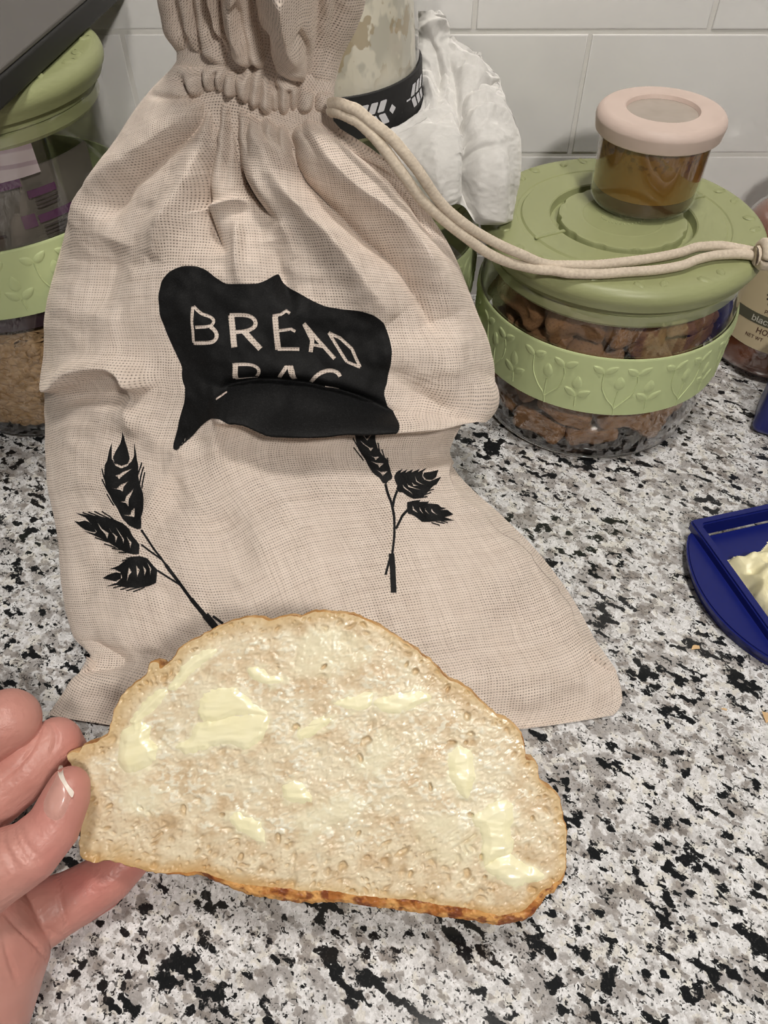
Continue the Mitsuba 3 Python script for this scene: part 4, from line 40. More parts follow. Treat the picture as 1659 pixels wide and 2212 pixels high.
CLOTH_FOLDS = [[[[985,240,0.0],[1010,290,-8.0],[1016,335,-12.8],[1012,400,-16.0],[1013,486,-19.2]],9,12,1.6],[[[940,300,4.8],[945,370,8.0],[960,450,8.0]],45,45,1.6],[[[1060,300,4.8],[1068,380,9.6],[1065,470,9.6]],32,32,1.6],[[[1085,330,0.0],[1090,400,-3.2],[1078,470,-3.2]],6,6,1.6],[[[1010,330,-6.4],[1040,320,-4.8],[1080,335,0.0]],7,14,1.6],[[[930,90,-4.8],[950,160,-8.0],[948,230,-6.4],[930,280,0.0]],12,12,1.6],[[[970,110,-3.2],[985,180,-6.4],[990,240,-6.4],[1012,290,-4.8]],10,10,1.6],[[[985,150,4.8],[1020,165,6.4],[1060,175,3.2]],10,10,1.6],[[[1000,240,-4.8],[1030,200,-8.0],[1075,180,-4.8]],9,9,1.6],[[[1040,225,-6.4],[1070,235,-6.4],[1092,230,-3.2]],8,8,1.6],[[[1010,270,4.8],[1050,250,6.4],[1095,260,3.2]],14,14,1.6],[[[915,180,3.2],[935,200,6.4],[945,240,3.2]],12,12,1.6],[[[1035,125,-3.2],[1010,140,-4.8],[990,145,0.0]],8,8,1.6],[[[925,60,3.2],[950,50,4.8],[965,70,0.0]],10,10,1.6]]
BREAD_OUTLINE = [[-7.36,53.74],[-3.53,55.33],[5.41,55.33],[11.17,55.02],[18.86,51.85],[24.6,48.68],[28.43,46.15],[33.52,43.0],[39.88,38.6],[45.57,32.96],[48.73,30.13],[51.88,29.2],[59.43,22.96],[65.68,17.37],[70.72,14.89],[74.43,10.57],[75.62,6.27],[76.79,1.35],[79.3,1.03],[80.51,-2.33],[81.06,-6.61],[86.64,-10.27],[88.45,-13.32],[89.56,-19.39],[90.69,-25.42],[90.29,-30.24],[89.77,-39.24],[88.47,-42.83],[85.93,-45.8],[82.79,-47.6],[78.98,-52.94],[74.61,-55.9],[69.65,-57.08],[64.69,-57.96],[58.55,-56.48],[49.29,-55.31],[40.64,-54.12],[33.23,-52.94],[24.58,-51.75],[15.31,-50.57],[6.01,-49.66],[-6.35,-49.97],[-18.15,-48.44],[-28.29,-46.33],[-35.09,-43.09],[-43.59,-39.84],[-53.73,-39.52],[-62.89,-38.05],[-68.68,-36.43],[-78.39,-34.14],[-81.9,-35.29],[-86.89,-33.0],[-87.6,-27.28],[-86.56,-18.24],[-87.59,-8.32],[-90.56,-1.67],[-93.56,2.64],[-91.88,4.06],[-88.98,3.77],[-87.91,6.03],[-82.76,7.72],[-78.22,10.56],[-76.72,17.94],[-71.77,27.08],[-64.93,32.24],[-62.73,37.12],[-60.39,36.84],[-60.03,34.54],[-55.73,37.41],[-52.9,41.46],[-48.3,44.92],[-44.82,46.65],[-39.6,49.56],[-34.38,51.88],[-23.25,53.62],[-17.97,52.47],[-12.11,54.21]]
BREAD_FRAME = [[1.0,-0.0,0.0,-0.023852],[0.0,0.800278,-0.59963,0.12091],[0.0,0.59963,0.800278,0.076708],[0.0,0.0,0.0,1.0]]
BUTTER = [[[[-73.01,10.56],[-71.34,12.82],[-68.47,13.95],[-65.6,15.1],[-63.24,13.4],[-63.7,8.86],[-60.72,6.03],[-61.2,2.07],[-64.01,-0.73],[-69.16,-2.43],[-72.64,-1.3],[-74.18,2.07],[-73.45,6.03]],2.6,0],[[[-69.69,15.67],[-68.02,18.5],[-64.66,22.5],[-60.11,26.21],[-57.22,27.08],[-58.3,24.21],[-62.26,19.65],[-66.22,16.22],[-68.47,13.95]],1.6,0],[[[-56.05,27.36],[-54.38,30.51],[-51.01,35.1],[-46.43,39.15],[-41.81,41.73],[-39.44,41.46],[-42.89,37.99],[-46.9,34.54],[-50.9,30.51],[-54.3,27.08]],1.5,0],[[[-44.3,22.5],[-42.62,25.35],[-38.0,27.08],[-32.18,27.08],[-28.07,24.79],[-25.11,21.93],[-21.02,19.65],[-19.26,18.21],[-25.05,17.94],[-30.86,17.94],[-36.63,16.51],[-42.42,15.67],[-44.5,17.94]],1.7,0],[[[-45.29,13.95],[-39.52,15.67],[-32.0,16.8],[-25.05,17.94],[-19.25,17.37],[-19.78,13.4],[-22.03,8.86],[-27.75,5.46],[-33.0,7.72],[-38.77,7.15],[-45.09,4.89],[-50.28,4.32],[-52.64,6.03],[-48.08,8.86]],1.5,0],[[[-26.48,34.54],[-22.98,35.1],[-19.45,32.24],[-13.59,30.51],[-17.67,29.37],[-23.5,30.51]],1.0,0],[[[-13.13,-8.6],[-9.71,-6.36],[-6.82,-7.47],[-3.91,-10.83],[-2.74,-13.07],[-7.34,-13.63],[-11.36,-13.07]],1.3,0],[[[-32.52,-19.19],[-29.67,-17.53],[-27.35,-19.19],[-22.16,-20.85],[-19.77,-28.06],[-24.38,-25.85],[-28.99,-23.63]],1.0,0],[[[47.88,3.19],[51.67,5.95],[55.44,4.41],[56.66,-0.5],[56.59,-6.61],[54.03,-12.09],[50.93,-8.45],[48.46,-4.16]],1.9,0],[[[56.46,-19.39],[59.59,-17.56],[62.75,-15.13],[65.91,-13.32],[70.28,-14.52],[70.83,-18.78],[69.52,-23.62],[70.69,-28.44],[69.4,-32.05],[65.64,-33.25],[60.64,-35.64],[59.75,-32.05],[60.74,-27.24],[58.92,-23.01]],2.6,0],[[[61.25,-36.85],[65.63,-33.85],[70.01,-32.66],[73.07,-35.06],[76.78,-36.85],[80.49,-38.04],[81.68,-40.45],[76.7,-41.63],[71.71,-43.12],[67.38,-41.63],[63.7,-39.24]],2.3,0],[[[20.17,21.73],[24.59,24.21],[30.94,25.45],[37.28,26.08],[41.06,24.21],[33.45,20.48],[27.14,18.62]],1.2,0],[[[5.6,22.35],[11.93,24.21],[19.53,24.84],[18.28,21.1],[11.95,19.87]],0.9,0],[[[-7.21,38.6],[-3.47,48.04],[5.46,47.41],[13.76,44.27],[16.96,40.48],[11.89,35.46],[0.45,34.2],[-7.16,32.96]],0.8,1],[[[37.07,-24.83],[40.82,-21.2],[47.08,-19.39],[52.04,-23.62],[55.75,-27.24],[53.21,-33.25],[44.49,-33.85],[39.54,-28.44]],0.9,1],[[[-6.64,-20.59],[-0.43,-15.13],[7.06,-13.32],[13.95,-15.13],[9.59,-18.78],[0.86,-21.2],[-5.31,-28.44]],0.8,1],[[[-3.82,14.29],[-0.05,16.14],[4.38,16.14],[-0.65,13.04]],1.2,0],[[[-70.7,-8.6],[-66.11,-8.03],[-60.27,-10.83],[-61.29,-15.86],[-67.62,-15.3],[-71.14,-13.07]],0.8,1],[[[-8.15,11.68],[-4.12,13.4],[1.59,16.8],[1.61,13.95],[-2.94,10.56],[-6.98,8.86]],1.0,0],[[[15.8,-0.5],[19.56,0.73],[23.34,9.33],[25.86,8.73],[24.59,1.35],[20.83,-2.95]],1.0,1]]
HOLES = [[17.08,8.36,2.3,1.5,0.35],[15.04,2.0,1.67,0.91,1.92],[32.24,36.09,1.33,0.66,1.05],[35.52,33.71,1.25,1.25,0.52],[47.73,26.91,1.08,0.49,1.05],[54.88,17.1,1.25,1.42,0.35],[56.19,10.71,1.5,1.01,0.0],[54.1,7.69,0.84,0.59,0.0],[8.39,-36.59,1.75,1.42,0.35],[14.61,-24.82,1.25,0.84,1.05],[24.78,-28.42,2.09,0.84,0.26],[30.37,-31.69,2.51,1.08,0.44],[33.39,-39.84,1.42,0.91,1.22],[54.34,-38.71,1.08,1.67,0.17],[60.73,-40.33,0.76,0.59,0.0],[48.79,7.52,1.92,0.66,0.0],[78.31,-19.55,0.84,1.01,0.0],[-8.69,13.4,1.33,1.08,0.52],[-50.05,-16.59,1.01,1.84,0.17],[-77.14,-15.27,1.5,0.91,0.52],[-15.06,-26.46,2.09,0.84,1.75],[-28.51,-33.0,0.84,1.42,0.0],[12.14,-45.2,1.18,0.49,0.0],[-77.9,-23.17,1.5,0.63,0.17],[1.46,35.41,1.25,0.66,0.7],[-35.56,-18.24,0.91,0.59,0.0],[40.99,-8.32,0.59,1.5,0.17],[55.56,-18.24,1.25,0.66,2.79],[59.47,-33.0,0.66,1.33,0.0]]
HAND = {"thumb":[[-0.1545,0.0723,0.0625,0.01451],[-0.1356,0.0836,0.0728,0.01325],[-0.1218,0.0894,0.0766,0.01077],[-0.1147,0.0964,0.0795,0.00927],[-0.1106,0.1048,0.0848,0.00804],[-0.1096,0.1081,0.0867,0.00694]],"index":[[-0.1749,0.1073,0.0631,0.0163],[-0.151,0.1264,0.0843,0.0129],[-0.1397,0.1338,0.0856,0.01171],[-0.1513,0.1385,0.0629,0.01069],[-0.1459,0.1355,0.0481,0.00948]],"middle":[[-0.1766,0.0895,0.047,0.0163],[-0.1487,0.1095,0.0664,0.01231],[-0.1334,0.1213,0.0717,0.01075],[-0.1254,0.1317,0.0723,0.00922],[-0.1252,0.1316,0.0568,0.00847],[-0.1132,0.1248,0.0506,0.00737]],"ring":[[-0.1658,0.0664,0.0195,0.01833],[-0.139,0.0821,0.0202,0.01373],[-0.124,0.089,0.0224,0.01131],[-0.1095,0.0967,0.0253,0.00995],[-0.0973,0.1088,0.0294,0.00861],[-0.0938,0.1175,0.0359,0.00751]],"little":[[-0.178,0.0616,-0.0049,0.01836],[-0.1512,0.0771,-0.0085,0.01264],[-0.1364,0.0887,-0.0062,0.01092],[-0.1196,0.0994,0.0008,0.00942],[-0.1059,0.1111,0.0113,0.00785]],"palm":[[-0.158,0.0733,0.0554,0.01613],[-0.1499,0.0754,0.0411,0.0177],[-0.1456,0.0698,0.0253,0.01942],[-0.1542,0.0517,0.009,0.02046],[-0.1763,0.0352,-0.0085,0.0227]],"wrist":[[-0.1542,0.0517,0.009,0.01907],[-0.1763,0.0352,-0.0085,0.0227],[-0.2024,0.0054,-0.0354,0.02619]]}
NAIL = [[[-0.4231,0.4193,-0.9681],[-0.4172,0.416,-0.971],[-0.411,0.4078,-0.9784],[-0.4055,0.3988,-0.9865],[-0.4084,0.3898,-0.9947],[-0.4132,0.3799,-1.0035],[-0.4187,0.3733,-1.0095],[-0.4276,0.3709,-1.0117],[-0.4364,0.3742,-1.0087],[-0.4424,0.3807,-1.0028],[-0.4424,0.389,-0.9954],[-0.4353,0.4013,-0.9843],[-0.4276,0.412,-0.9747]],[[-0.422,0.4243,-0.9636],[-0.4181,0.4243,-0.9636],[-0.4172,0.4177,-0.9695],[-0.4143,0.4103,-0.9762],[-0.4088,0.4037,-0.9821],[-0.403,0.398,-0.9873],[-0.4055,0.393,-0.9917],[-0.411,0.398,-0.9873],[-0.4172,0.4062,-0.9799],[-0.4225,0.4128,-0.974],[-0.4243,0.4185,-0.9688]]]
CREASES = [[[-0.4945,0.3684,-1.0139],[-0.495,0.352,-1.0287],[-0.4862,0.3356,-1.0435],[-0.4762,0.3249,-1.0531]],[[-0.4835,0.3717,-1.011],[-0.4806,0.3553,-1.0257],[-0.4707,0.3405,-1.039],[-0.4585,0.3282,-1.0502]],[[-0.4756,0.3684,-1.0139],[-0.4685,0.352,-1.0287],[-0.4574,0.3405,-1.039],[-0.4464,0.3303,-1.0482]],[[-0.4994,0.2863,-1.0879],[-0.4773,0.2682,-1.1041],[-0.4486,0.2469,-1.1234],[-0.4309,0.2288,-1.1396]],[[-0.4247,0.3191,-1.0583],[-0.422,0.2994,-1.076],[-0.4143,0.2748,-1.0982],[-0.4084,0.26,-1.1115]],[[-0.4397,0.2666,-1.1056],[-0.422,0.2584,-1.113]],[[-0.4994,0.4095,-0.9769],[-0.4751,0.4243,-0.9636],[-0.4574,0.4407,-0.9488],[-0.4474,0.4588,-0.9326]],[[-0.4375,0.4669,-0.9252],[-0.4265,0.4522,-0.9385],[-0.4331,0.4358,-0.9533]],[[-0.495,0.2584,-1.113],[-0.4862,0.2338,-1.1352],[-0.4728,0.2091,-1.1574]]]

# ------------------------------------------------------------------ helpers
counts = {}
def ply(mesh, bsdf, **kw): return mikit.ply(mesh, 'material_' + bsdf, **kw)
def numbered(key):
    n = counts.get(key, -1) + 1
    counts[key] = n
    return key if n == 0 else f'{key}_{n:03d}'

def thing(name, label=None, cat=None, group=None, kind=None):
    key = numbered(name)
    d = {}
    if label: d['label'] = label
    if cat: d['category'] = cat
    if group: d['group'] = group
    if kind: d['kind'] = kind
    labels[key] = d
    return key

def put(key, mesh, bsdf, smooth=False, label=None, kind=None, **kw):
    scene[key] = ply(mesh, bsdf, smooth=smooth, **kw)
    if label or kind:
        labels.setdefault(key, {})
        if label: labels[key]['label'] = label
        if kind: labels[key]['kind'] = kind
    return key

def part(parent, name, mesh, bsdf, smooth=False, label=None, kind=None, **kw):
    return put(numbered(f'{parent}__{name}'), mesh, bsdf, smooth, label, kind, **kw)

def cat(ms):
    return trimesh.util.concatenate(ms)

def tm(v, f):
    f = np.asarray(f)
    if f.shape[1] == 4:
        f = np.vstack([f[:, [0, 1, 2]], f[:, [0, 2, 3]]])
    return trimesh.Trimesh(np.asarray(v, float), f, process=False)

def grid_faces(nu, nv, wrap_u=False, wrap_v=False):
    i, j = np.meshgrid(np.arange(nu if wrap_u else nu - 1), np.arange(nv if wrap_v else nv - 1), indexing='ij')
    i2, j2 = (i + 1) % nu, (j + 1) % nv
    return np.stack([i * nv + j, i2 * nv + j, i2 * nv + j2, i * nv + j2], -1).reshape(-1, 4)

def lathe(profile, n=96, center=(0, 0, 0), radius_fn=None, a0=0.0, a1=2 * math.pi):
    p = np.asarray(profile, float)
    full = abs(a1 - a0 - 2 * math.pi) < 1e-6
    a = np.linspace(a0, a1, n, endpoint=not full)
    r = p[None, :, 0] * np.ones((n, 1))
    if radius_fn is not None: r = radius_fn(r, a[:, None], p[None, :, 1])
    v = np.stack([r * np.cos(a)[:, None], r * np.sin(a)[:, None], p[None, :, 1] * np.ones((n, 1))], -1).reshape(-1, 3)
    return tm(v + np.asarray(center), grid_faces(n, len(p), wrap_u=full)[:, ::1])

def arc(cx, cz, r, d0, d1, n=6):
    a = np.radians(np.linspace(d0, d1, n))
    return [(cx + r * math.cos(t), cz + r * math.sin(t)) for t in a]

def spline(pts, n):
    p = np.asarray(pts, float)
    d = np.r_[0, np.cumsum(np.linalg.norm(np.diff(p, axis=0), axis=1))]
    return PchipInterpolator(d, p)(np.linspace(0, d[-1], n))

def tube(pts, radius, sides=10, twist=None, caps=True):
    p = np.asarray(pts, float)
    t = np.gradient(p, axis=0); t /= np.linalg.norm(t, axis=1, keepdims=True) + 1e-12
    ref = np.array([0, 0, 1.0])
    a = np.cross(t, ref); a /= np.linalg.norm(a, axis=1, keepdims=True) + 1e-9
    b = np.cross(a, t)
    ang = np.arange(sides) * 2 * np.pi / sides
    rr = np.broadcast_to(np.asarray(radius, float), (len(p),))[:, None] * np.ones((1, sides))
    if twist is not None: rr = rr + twist(np.arange(len(p))[:, None], ang[None, :])
    v = p[:, None] + rr[..., None] * (np.cos(ang)[None, :, None] * a[:, None] + np.sin(ang)[None, :, None] * b[:, None])
    f = grid_faces(len(p), sides, wrap_v=True)
    V, F = v.reshape(-1, 3), np.vstack([f[:, [0, 1, 2]], f[:, [0, 2, 3]]])
    if caps:
        n0 = len(V); V = np.vstack([V, p[:1], p[-1:]])
        k = np.arange(sides); k2 = (k + 1) % sides; e = (len(p) - 1) * sides
        F = np.vstack([F, np.stack([k2, k, k * 0 + n0], 1), np.stack([e + k, e + k2, k * 0 + n0 + 1], 1)])
    return tm(V, F)

def rounded_box(size, r=.004, n=6):
    x, y, z = (max(s / 2 - r, 1e-4) for s in size)
    s = m3.Manifold.sphere(r, n * 4)
    return m3.Manifold.batch_hull([s.translate([a, b, c]) for a in (-x, x) for b in (-y, y) for c in (-z, z)])

def man_tm(m):
    q = m.to_mesh()
    return trimesh.Trimesh(np.array(q.vert_properties[:, :3], float), np.array(q.tri_verts, int), process=False)

def tri_poly(poly, cell):
    """triangles of a shapely polygon, cut by a grid so that it can be bent over a curved surface"""
    import mapbox_earcut as earcut
    V, F, n = [], [], 0
    x0, y0, x1, y1 = poly.bounds
    prep = poly; shapely.prepare(prep)
    xs, ys = np.arange(math.floor(x0 / cell), math.ceil(x1 / cell)) * cell, np.arange(math.floor(y0 / cell), math.ceil(y1 / cell)) * cell
    X, Y = np.meshgrid(xs, ys); X, Y = X.ravel(), Y.ravel()
    cells = shapely.box(X, Y, X + cell, Y + cell)
    inside, touch = shapely.contains(prep, cells), shapely.intersects(prep, cells)
    for x, y in zip(X[inside], Y[inside]):
        V += [(x, y), (x + cell, y), (x + cell, y + cell), (x, y + cell)]; F += [(n, n + 1, n + 2), (n, n + 2, n + 3)]; n += 4
    for g in shapely.intersection(poly, cells[touch & ~inside]):
        for q in getattr(g, 'geoms', [g]):
            if q.geom_type != 'Polygon' or q.area < 1e-6 * cell * cell: continue
            rings = [np.array(q.exterior.coords)[:-1]] + [np.array(h.coords)[:-1] for h in q.interiors]
            pts = np.vstack(rings)
            idx = earcut.triangulate_float64(pts, np.cumsum([len(r) for r in rings]).astype(np.uint32)).reshape(-1, 3)
            for t in idx:
                a, b, c = pts[t]
                if (b[0] - a[0]) * (c[1] - a[1]) - (b[1] - a[1]) * (c[0] - a[0]) < 0: t = t[::-1]
                F.append(tuple(n + int(k) for k in t))
            V += [tuple(p) for p in pts]; n += len(pts)
    m = trimesh.Trimesh(np.c_[np.array(V), np.zeros(len(V))], np.array(F), process=False)
    m.merge_vertices(digits_vertex=5)
    return np.array(m.vertices)[:, :2], np.array(m.faces)

def ray_hit(o, d, V, F):
    """first hit of each ray with a mesh"""
    a, e1, e2 = V[F[:, 0]], V[F[:, 1]] - V[F[:, 0]], V[F[:, 2]] - V[F[:, 0]]
    out = np.full(len(o), np.inf)
    for k in range(len(o)):
        h = np.cross(d[k], e2); det = (e1 * h).sum(1); det = np.where(np.abs(det) < 1e-14, 1e-14, det)
        s = o[k] - a; u = (s * h).sum(1) / det; q = np.cross(s, e1); w = (q @ d[k]) / det; t = (e2 * q).sum(1) / det
        ok = (u >= -1e-6) & (w >= -1e-6) & (u + w <= 1 + 1e-6) & (t > 0)
        if ok.any(): out[k] = t[ok].min()
    return out

# ------------------------------------------------------------------ materials
def rgb(*c): return {'type': 'rgb', 'value': list(c)}
def srgb(r, g, b):
    return [((c / 255 + .055) / 1.055) ** 2.4 if c > 10 else c / 255 / 12.92 for c in (r, g, b)]
def mat(name, d): scene['material_' + name] = d; return name
def principled(color, rough=.5, bump=None, scale=.001, two=True, **kw):
    d = {'type': 'principled', 'base_color': color if isinstance(color, dict) else rgb(*color), 'roughness': rough, **kw}
    if bump is not None: d = {'type': 'bumpmap', 'arbitrary': bump, 'scale': scale, 'bsdf': d}
    return {'type': 'twosided', 'bsdf': d} if two else d

def granite(p, n, uv):
    x, y = p.x * 1130, p.y * 1130
    ca, sa = .85, .53
    u, v = (x * ca - y * sa), (x * sa + y * ca)
    wx, wy = fbm(x * .45, y * .45, 3.0, 3) - .5, fbm(x * .45, y * .45, 9.0, 3) - .5
    d1, d2, c1 = voronoi((x + wx * 3.5) / 2.6, (y + wy * 3.5) / 2.6)
    soft = smoothstep(0, .22, d2 - d1)
    tone = .5 + (c1 - .5) * soft
    m = fbm(x * .55, y * .55, 12.0, 3)
    col = mix((.52, .515, .515), (.735, .735, .745), smoothstep(.25, .72, .55 * m + .45 * tone))
    col = mix(col, (.60, .57, .50), smoothstep(.60, .68, fbm(x * .22, y * .22, 70.0, 3)) * .5)
    f1 = fbm((u + wx * 3) / 8.5, (v + wy * 3) / 6, 5.0, 4)
    g = smoothstep(.50, .62, f1 * .86 + tone * .12)
    col = mix(col, mix((.19, .175, .168), (.34, .315, .30), m), g * .78)
    f2 = fbm((u + wx * 2) / 5.0, (v + wy * 2) / 3.6, 27.0, 4)
    br = smoothstep(.57, .66, f2 * .9 + tone * .08)
    col = mix(col, mix((.12, .105, .095), (.28, .245, .22), m), br * .72)
    k = fbm((u + wx * 2) / 6.6, (v + wy * 2) / 4.0, 40.0, 5) * .82 + fbm(u / 30, v / 20, 44.0, 2) * .22 + (tone - .5) * .06
    grit = fbm(x * 1.9, y * 1.9, 90.0, 2)
    k = k + (grit - .5) * .06
    blk = smoothstep(.628, .668, k)
    col = mix(col, (.011, .012, .013), blk)
    s1, s2, c3 = voronoi(u / 3.4 + wx * 1.6, v / 2.3 + wy * 1.6)
    dots = smoothstep(.27, .17, s1 + (m - .5) * .25) * smoothstep(.76, .80, c3)
    col = mix(col, (.015, .015, .017), dots * .98)
    specks = smoothstep(.74, .80, noise(x * 1.25, y * 1.25, 33.0) * .8 + c3 * .2)
    col = mix(col, (.03, .03, .03), specks * .8)
    return col * (.86 + .28 * grit)
mat('granite', {'type': 'twosided', 'bsdf': {'type': 'principled', 'base_color': proc(granite), 'roughness': .10, 'specular': .40}})

def tile_col(p, n, uv):
    return mix((.71, .70, .69), (.75, .74, .73), fbm(p.x * 14, p.z * 14, 2.0, 2))
mat('tile', {'type': 'twosided', 'bsdf': {'type': 'bumpmap', 'arbitrary': proc(lambda p, n, uv: fbm(p.x * 26, p.z * 26, 3.0, 2), eps=2e-3), 'scale': .0006,
    'bsdf': {'type': 'principled', 'base_color': proc(tile_col), 'roughness': .16, 'specular': .5}}})
mat('grout', principled((.64, .625, .60), .9))

PT = .00142
def linen(p, n, uv):
    a, b = uv.x / PT, uv.y / PT
    w = fbm(a / 9, b / 9, 1.0, 2) - .5
    a, b = a + w * .5 + (noise(b * .33, 7.0) - .5) * .25, b + (noise(a * .33, 3.0) - .5) * .25
    sx, sy = dr.abs(dr.sin(math.pi * a)), dr.abs(dr.sin(math.pi * b))
    loose = smoothstep(.25, .75, fbm(uv.x * 55, uv.y * 55, 4.0, 3))
    lim = .50 + .20 * loose
    gap_shade = smoothstep(lim, lim - .22, sx) * smoothstep(lim + .03, lim - .20, sy)
    gap_shade = gap_shade * (.30 + .85 * dr.sqrt(cell_rand(dr.floor(a + .5), dr.floor(b + .5), 7)))
    ta, tb = cell_rand(dr.floor(a - .5), 11), cell_rand(dr.floor(b - .5), 23)
    slub = noise(dr.floor(b - .5) * 3.1, a * .12) * .5 + noise(dr.floor(a - .5) * 3.7, b * .12) * .5
    thread = mix((.570, .485, .420), (.725, .635, .565), .15 + .32 * ta + .30 * tb + .75 * (slub - .5))
    edge = (1 - sx) * (1 - sy)
    thread = thread * (1 - .22 * edge)
    thread = thread * (.90 + .14 * sy)  # thread shading painted in: darker towards the gaps
    return mix(thread, (.105, .078, .060), dr.clip(gap_shade, 0, 1) * (.70 + .28 * noise(a * .8, b * .8, 5.0)))  # shade inside the bag, painted as dark brown dots at the gaps
def linen_h(p, n, uv):
    a, b = uv.x / PT, uv.y / PT
    over = dr.cos(math.pi * a) * dr.cos(math.pi * b)
    hx, hy = dr.abs(dr.sin(math.pi * a)), dr.abs(dr.sin(math.pi * b))
    return dr.maximum(hx * (.7 + .3 * over), hy * (.7 - .3 * over))
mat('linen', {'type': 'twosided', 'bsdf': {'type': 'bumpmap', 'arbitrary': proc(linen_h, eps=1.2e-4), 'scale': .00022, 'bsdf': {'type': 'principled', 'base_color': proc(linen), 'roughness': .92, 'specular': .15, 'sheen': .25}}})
mat('black_ink', principled(proc(lambda p, n, uv: mix((.0028, .0030, .0034), (.0095, .0097, .0105), smoothstep(.45, .8, fbm(p.x * 2600, p.y * 2600, p.z * 2600, 2)))), .72, specular=.25))
def cord_col(p, n, uv):
    return mix((.45, .38, .30), (.64, .56, .46), fbm(p.x * 900, p.y * 900, p.z * 900, 2))
mat('cord', principled(proc(cord_col), .95, specular=.1))
def muslin(p, n, uv):
    return mix((.53, .52, .50), (.61, .60, .58), fbm(p.x * 420, p.y * 420, p.z * 420, 3))
mat('muslin', principled(proc(muslin), .95, bump=proc(lambda p, n, uv: fbm(p.x * 330, p.y * 330, p.z * 330, 3), eps=5e-4), scale=.0005, specular=.1, sheen=.2))
mat('green_plastic', principled(proc(lambda p, n, uv: mix((.265, .285, .140), (.282, .303, .152), fbm(p.x * 40, p.y * 40, p.z * 40, 2))), .42, specular=.4))
mat('green_silicone', principled(proc(lambda p, n, uv: mix((.460, .530, .275), (.480, .550, .292), fbm(p.x * 40, p.y * 40, p.z * 40, 2))), .55, specular=.35))
mat('glass', {'type': 'thindielectric', 'int_ior': 1.5})
mat('thick_glass', {'type': 'dielectric', 'int_ior': 1.5})
mat('pink_silicone', principled(proc(lambda p, n, uv: mix((.51, .405, .355), (.55, .44, .39), fbm(p.x * 60, p.y * 60, p.z * 60, 3))), .5, specular=.4))
mat('frosted', principled(proc(lambda p, n, uv: mix((.30, .255, .215), (.36, .31, .27), fbm(p.x * 120, p.y * 120, 1.0, 3))), .4))
def syrup(p, n, uv):
    z = (p.z - .1315) * 1000
    streak = smoothstep(.50, .62, fbm(p.x * 420, p.y * 420, p.z * 300, 4)) * smoothstep(26, 33, z)
    c = mix((.170, .078, .008), (.205, .098, .012), fbm(p.x * 150, p.y * 150, p.z * 150, 3))
    return mix(c, (.085, .033, .004), streak * .8)
mat('syrup', principled(proc(syrup), .35, clearcoat=.6, clearcoat_gloss=.9))
mat('sediment', principled(proc(lambda p, n, uv: mix((.042, .014, .004), (.065, .024, .007), fbm(p.x * 200, p.y * 200, p.z * 200, 3))), .4, clearcoat=.5))
mat('honey', principled(proc(lambda p, n, uv: mix((.115, .024, .004), (.165, .040, .006), fbm(p.x * 40, p.y * 40, p.z * 30, 2))), .12, clearcoat=1.0, clearcoat_gloss=.95))
mat('label_paper', principled((.52, .43, .28), .6))
mat('label_grey', principled((.085, .082, .055), .6))
mat('label_ink', principled((.025, .022, .022), .6))
mat('label_brown', principled((.10, .055, .035), .6))
mat('label_white', principled((.50, .48, .42), .6))
def starter(p, n, uv):
    a = p.x * 1000
    c = mix((.64, .605, .50), (.71, .68, .575), fbm(p.x * 70, p.y * 70, p.z * 70, 3))
    smear = smoothstep(.56, .60, fbm(p.x * 130, p.y * 130, p.z * 80, 4))
    film = smoothstep(.198, .214, p.z + (fbm(p.x * 60, p.y * 60, 4.0, 3) - .5) * .03)
    c = mix(c, (.36, .35, .29), film * smoothstep(.48, .56, fbm(p.x * 90, p.y * 90, p.z * 50, 4)) * .6)
    c = mix(c, (.37, .30, .185), film * smear * .85)
    return c
mat('starter', principled(proc(starter), .35, clearcoat=.4))
mat('black_rubber', principled((.010, .010, .011), .6))
mat('white_print', principled((.58, .58, .60), .5))
def biscuit(p, n, uv):
    c = mix((.165, .080, .032), (.290, .155, .070), fbm(p.x * 90, p.y * 90, p.z * 90, 3))
    return mix(c, (.10, .045, .018), smoothstep(.55, .75, fbm(p.x * 900, p.y * 900, p.z * 900, 2)) * .35)
mat('biscuit', principled(proc(biscuit), .85, bump=proc(lambda p, n, uv: fbm(p.x * 420, p.y * 420, p.z * 420, 3), eps=4e-4), scale=.0009))
mat('oat', principled(proc(lambda p, n, uv: mix((.26, .155, .07), (.44, .29, .15), fbm(p.x * 220, p.y * 220, p.z * 220, 2))), .85))
mat('navy_plastic', principled((.0055, .0105, .118), .33, specular=.45))
mat('butter', principled(proc(lambda p, n, uv: mix((.72, .66, .40), (.80, .755, .52), fbm(p.x * 130, p.y * 130, p.z * 130, 3))), .34, specular=.5, clearcoat=.3))
mat('butter_smear', principled(proc(lambda p, n, uv: mix((.74, .69, .43), (.80, .76, .55), fbm(p.x * 150, p.y * 150, p.z * 150, 3))), .28, specular=.5, clearcoat=.5, clearcoat_gloss=.9))
mat('butter_film', principled(proc(lambda p, n, uv: mix((.78, .72, .55), (.85, .82, .70), fbm(p.x * 260, p.y * 260, p.z * 260, 3))), .22, specular=.6, clearcoat=.8, clearcoat_gloss=.95))
mat('crumb', {'type': 'twosided', 'bsdf': {'type': 'principled', 'base_color': {'type': 'mesh_attribute', 'name': 'vertex_color'}, 'roughness': proc(lambda p, n, uv: .30 + .45 * smoothstep(.40, .60, fbm(p.x * 420, p.y * 420, p.z * 420, 3))), 'specular': .5, 'clearcoat': .25, 'clearcoat_gloss': .9}})
def crust(p, n, uv):
    m = fbm(p.x * 120, p.y * 120, p.z * 120, 4)
    c = mix((.46, .235, .075), (.62, .40, .19), smoothstep(.35, .65, m))
    return mix(c, (.25, .085, .020), smoothstep(.56, .72, fbm(p.x * 210, p.y * 210, p.z * 210 + 5, 4)) * .7)
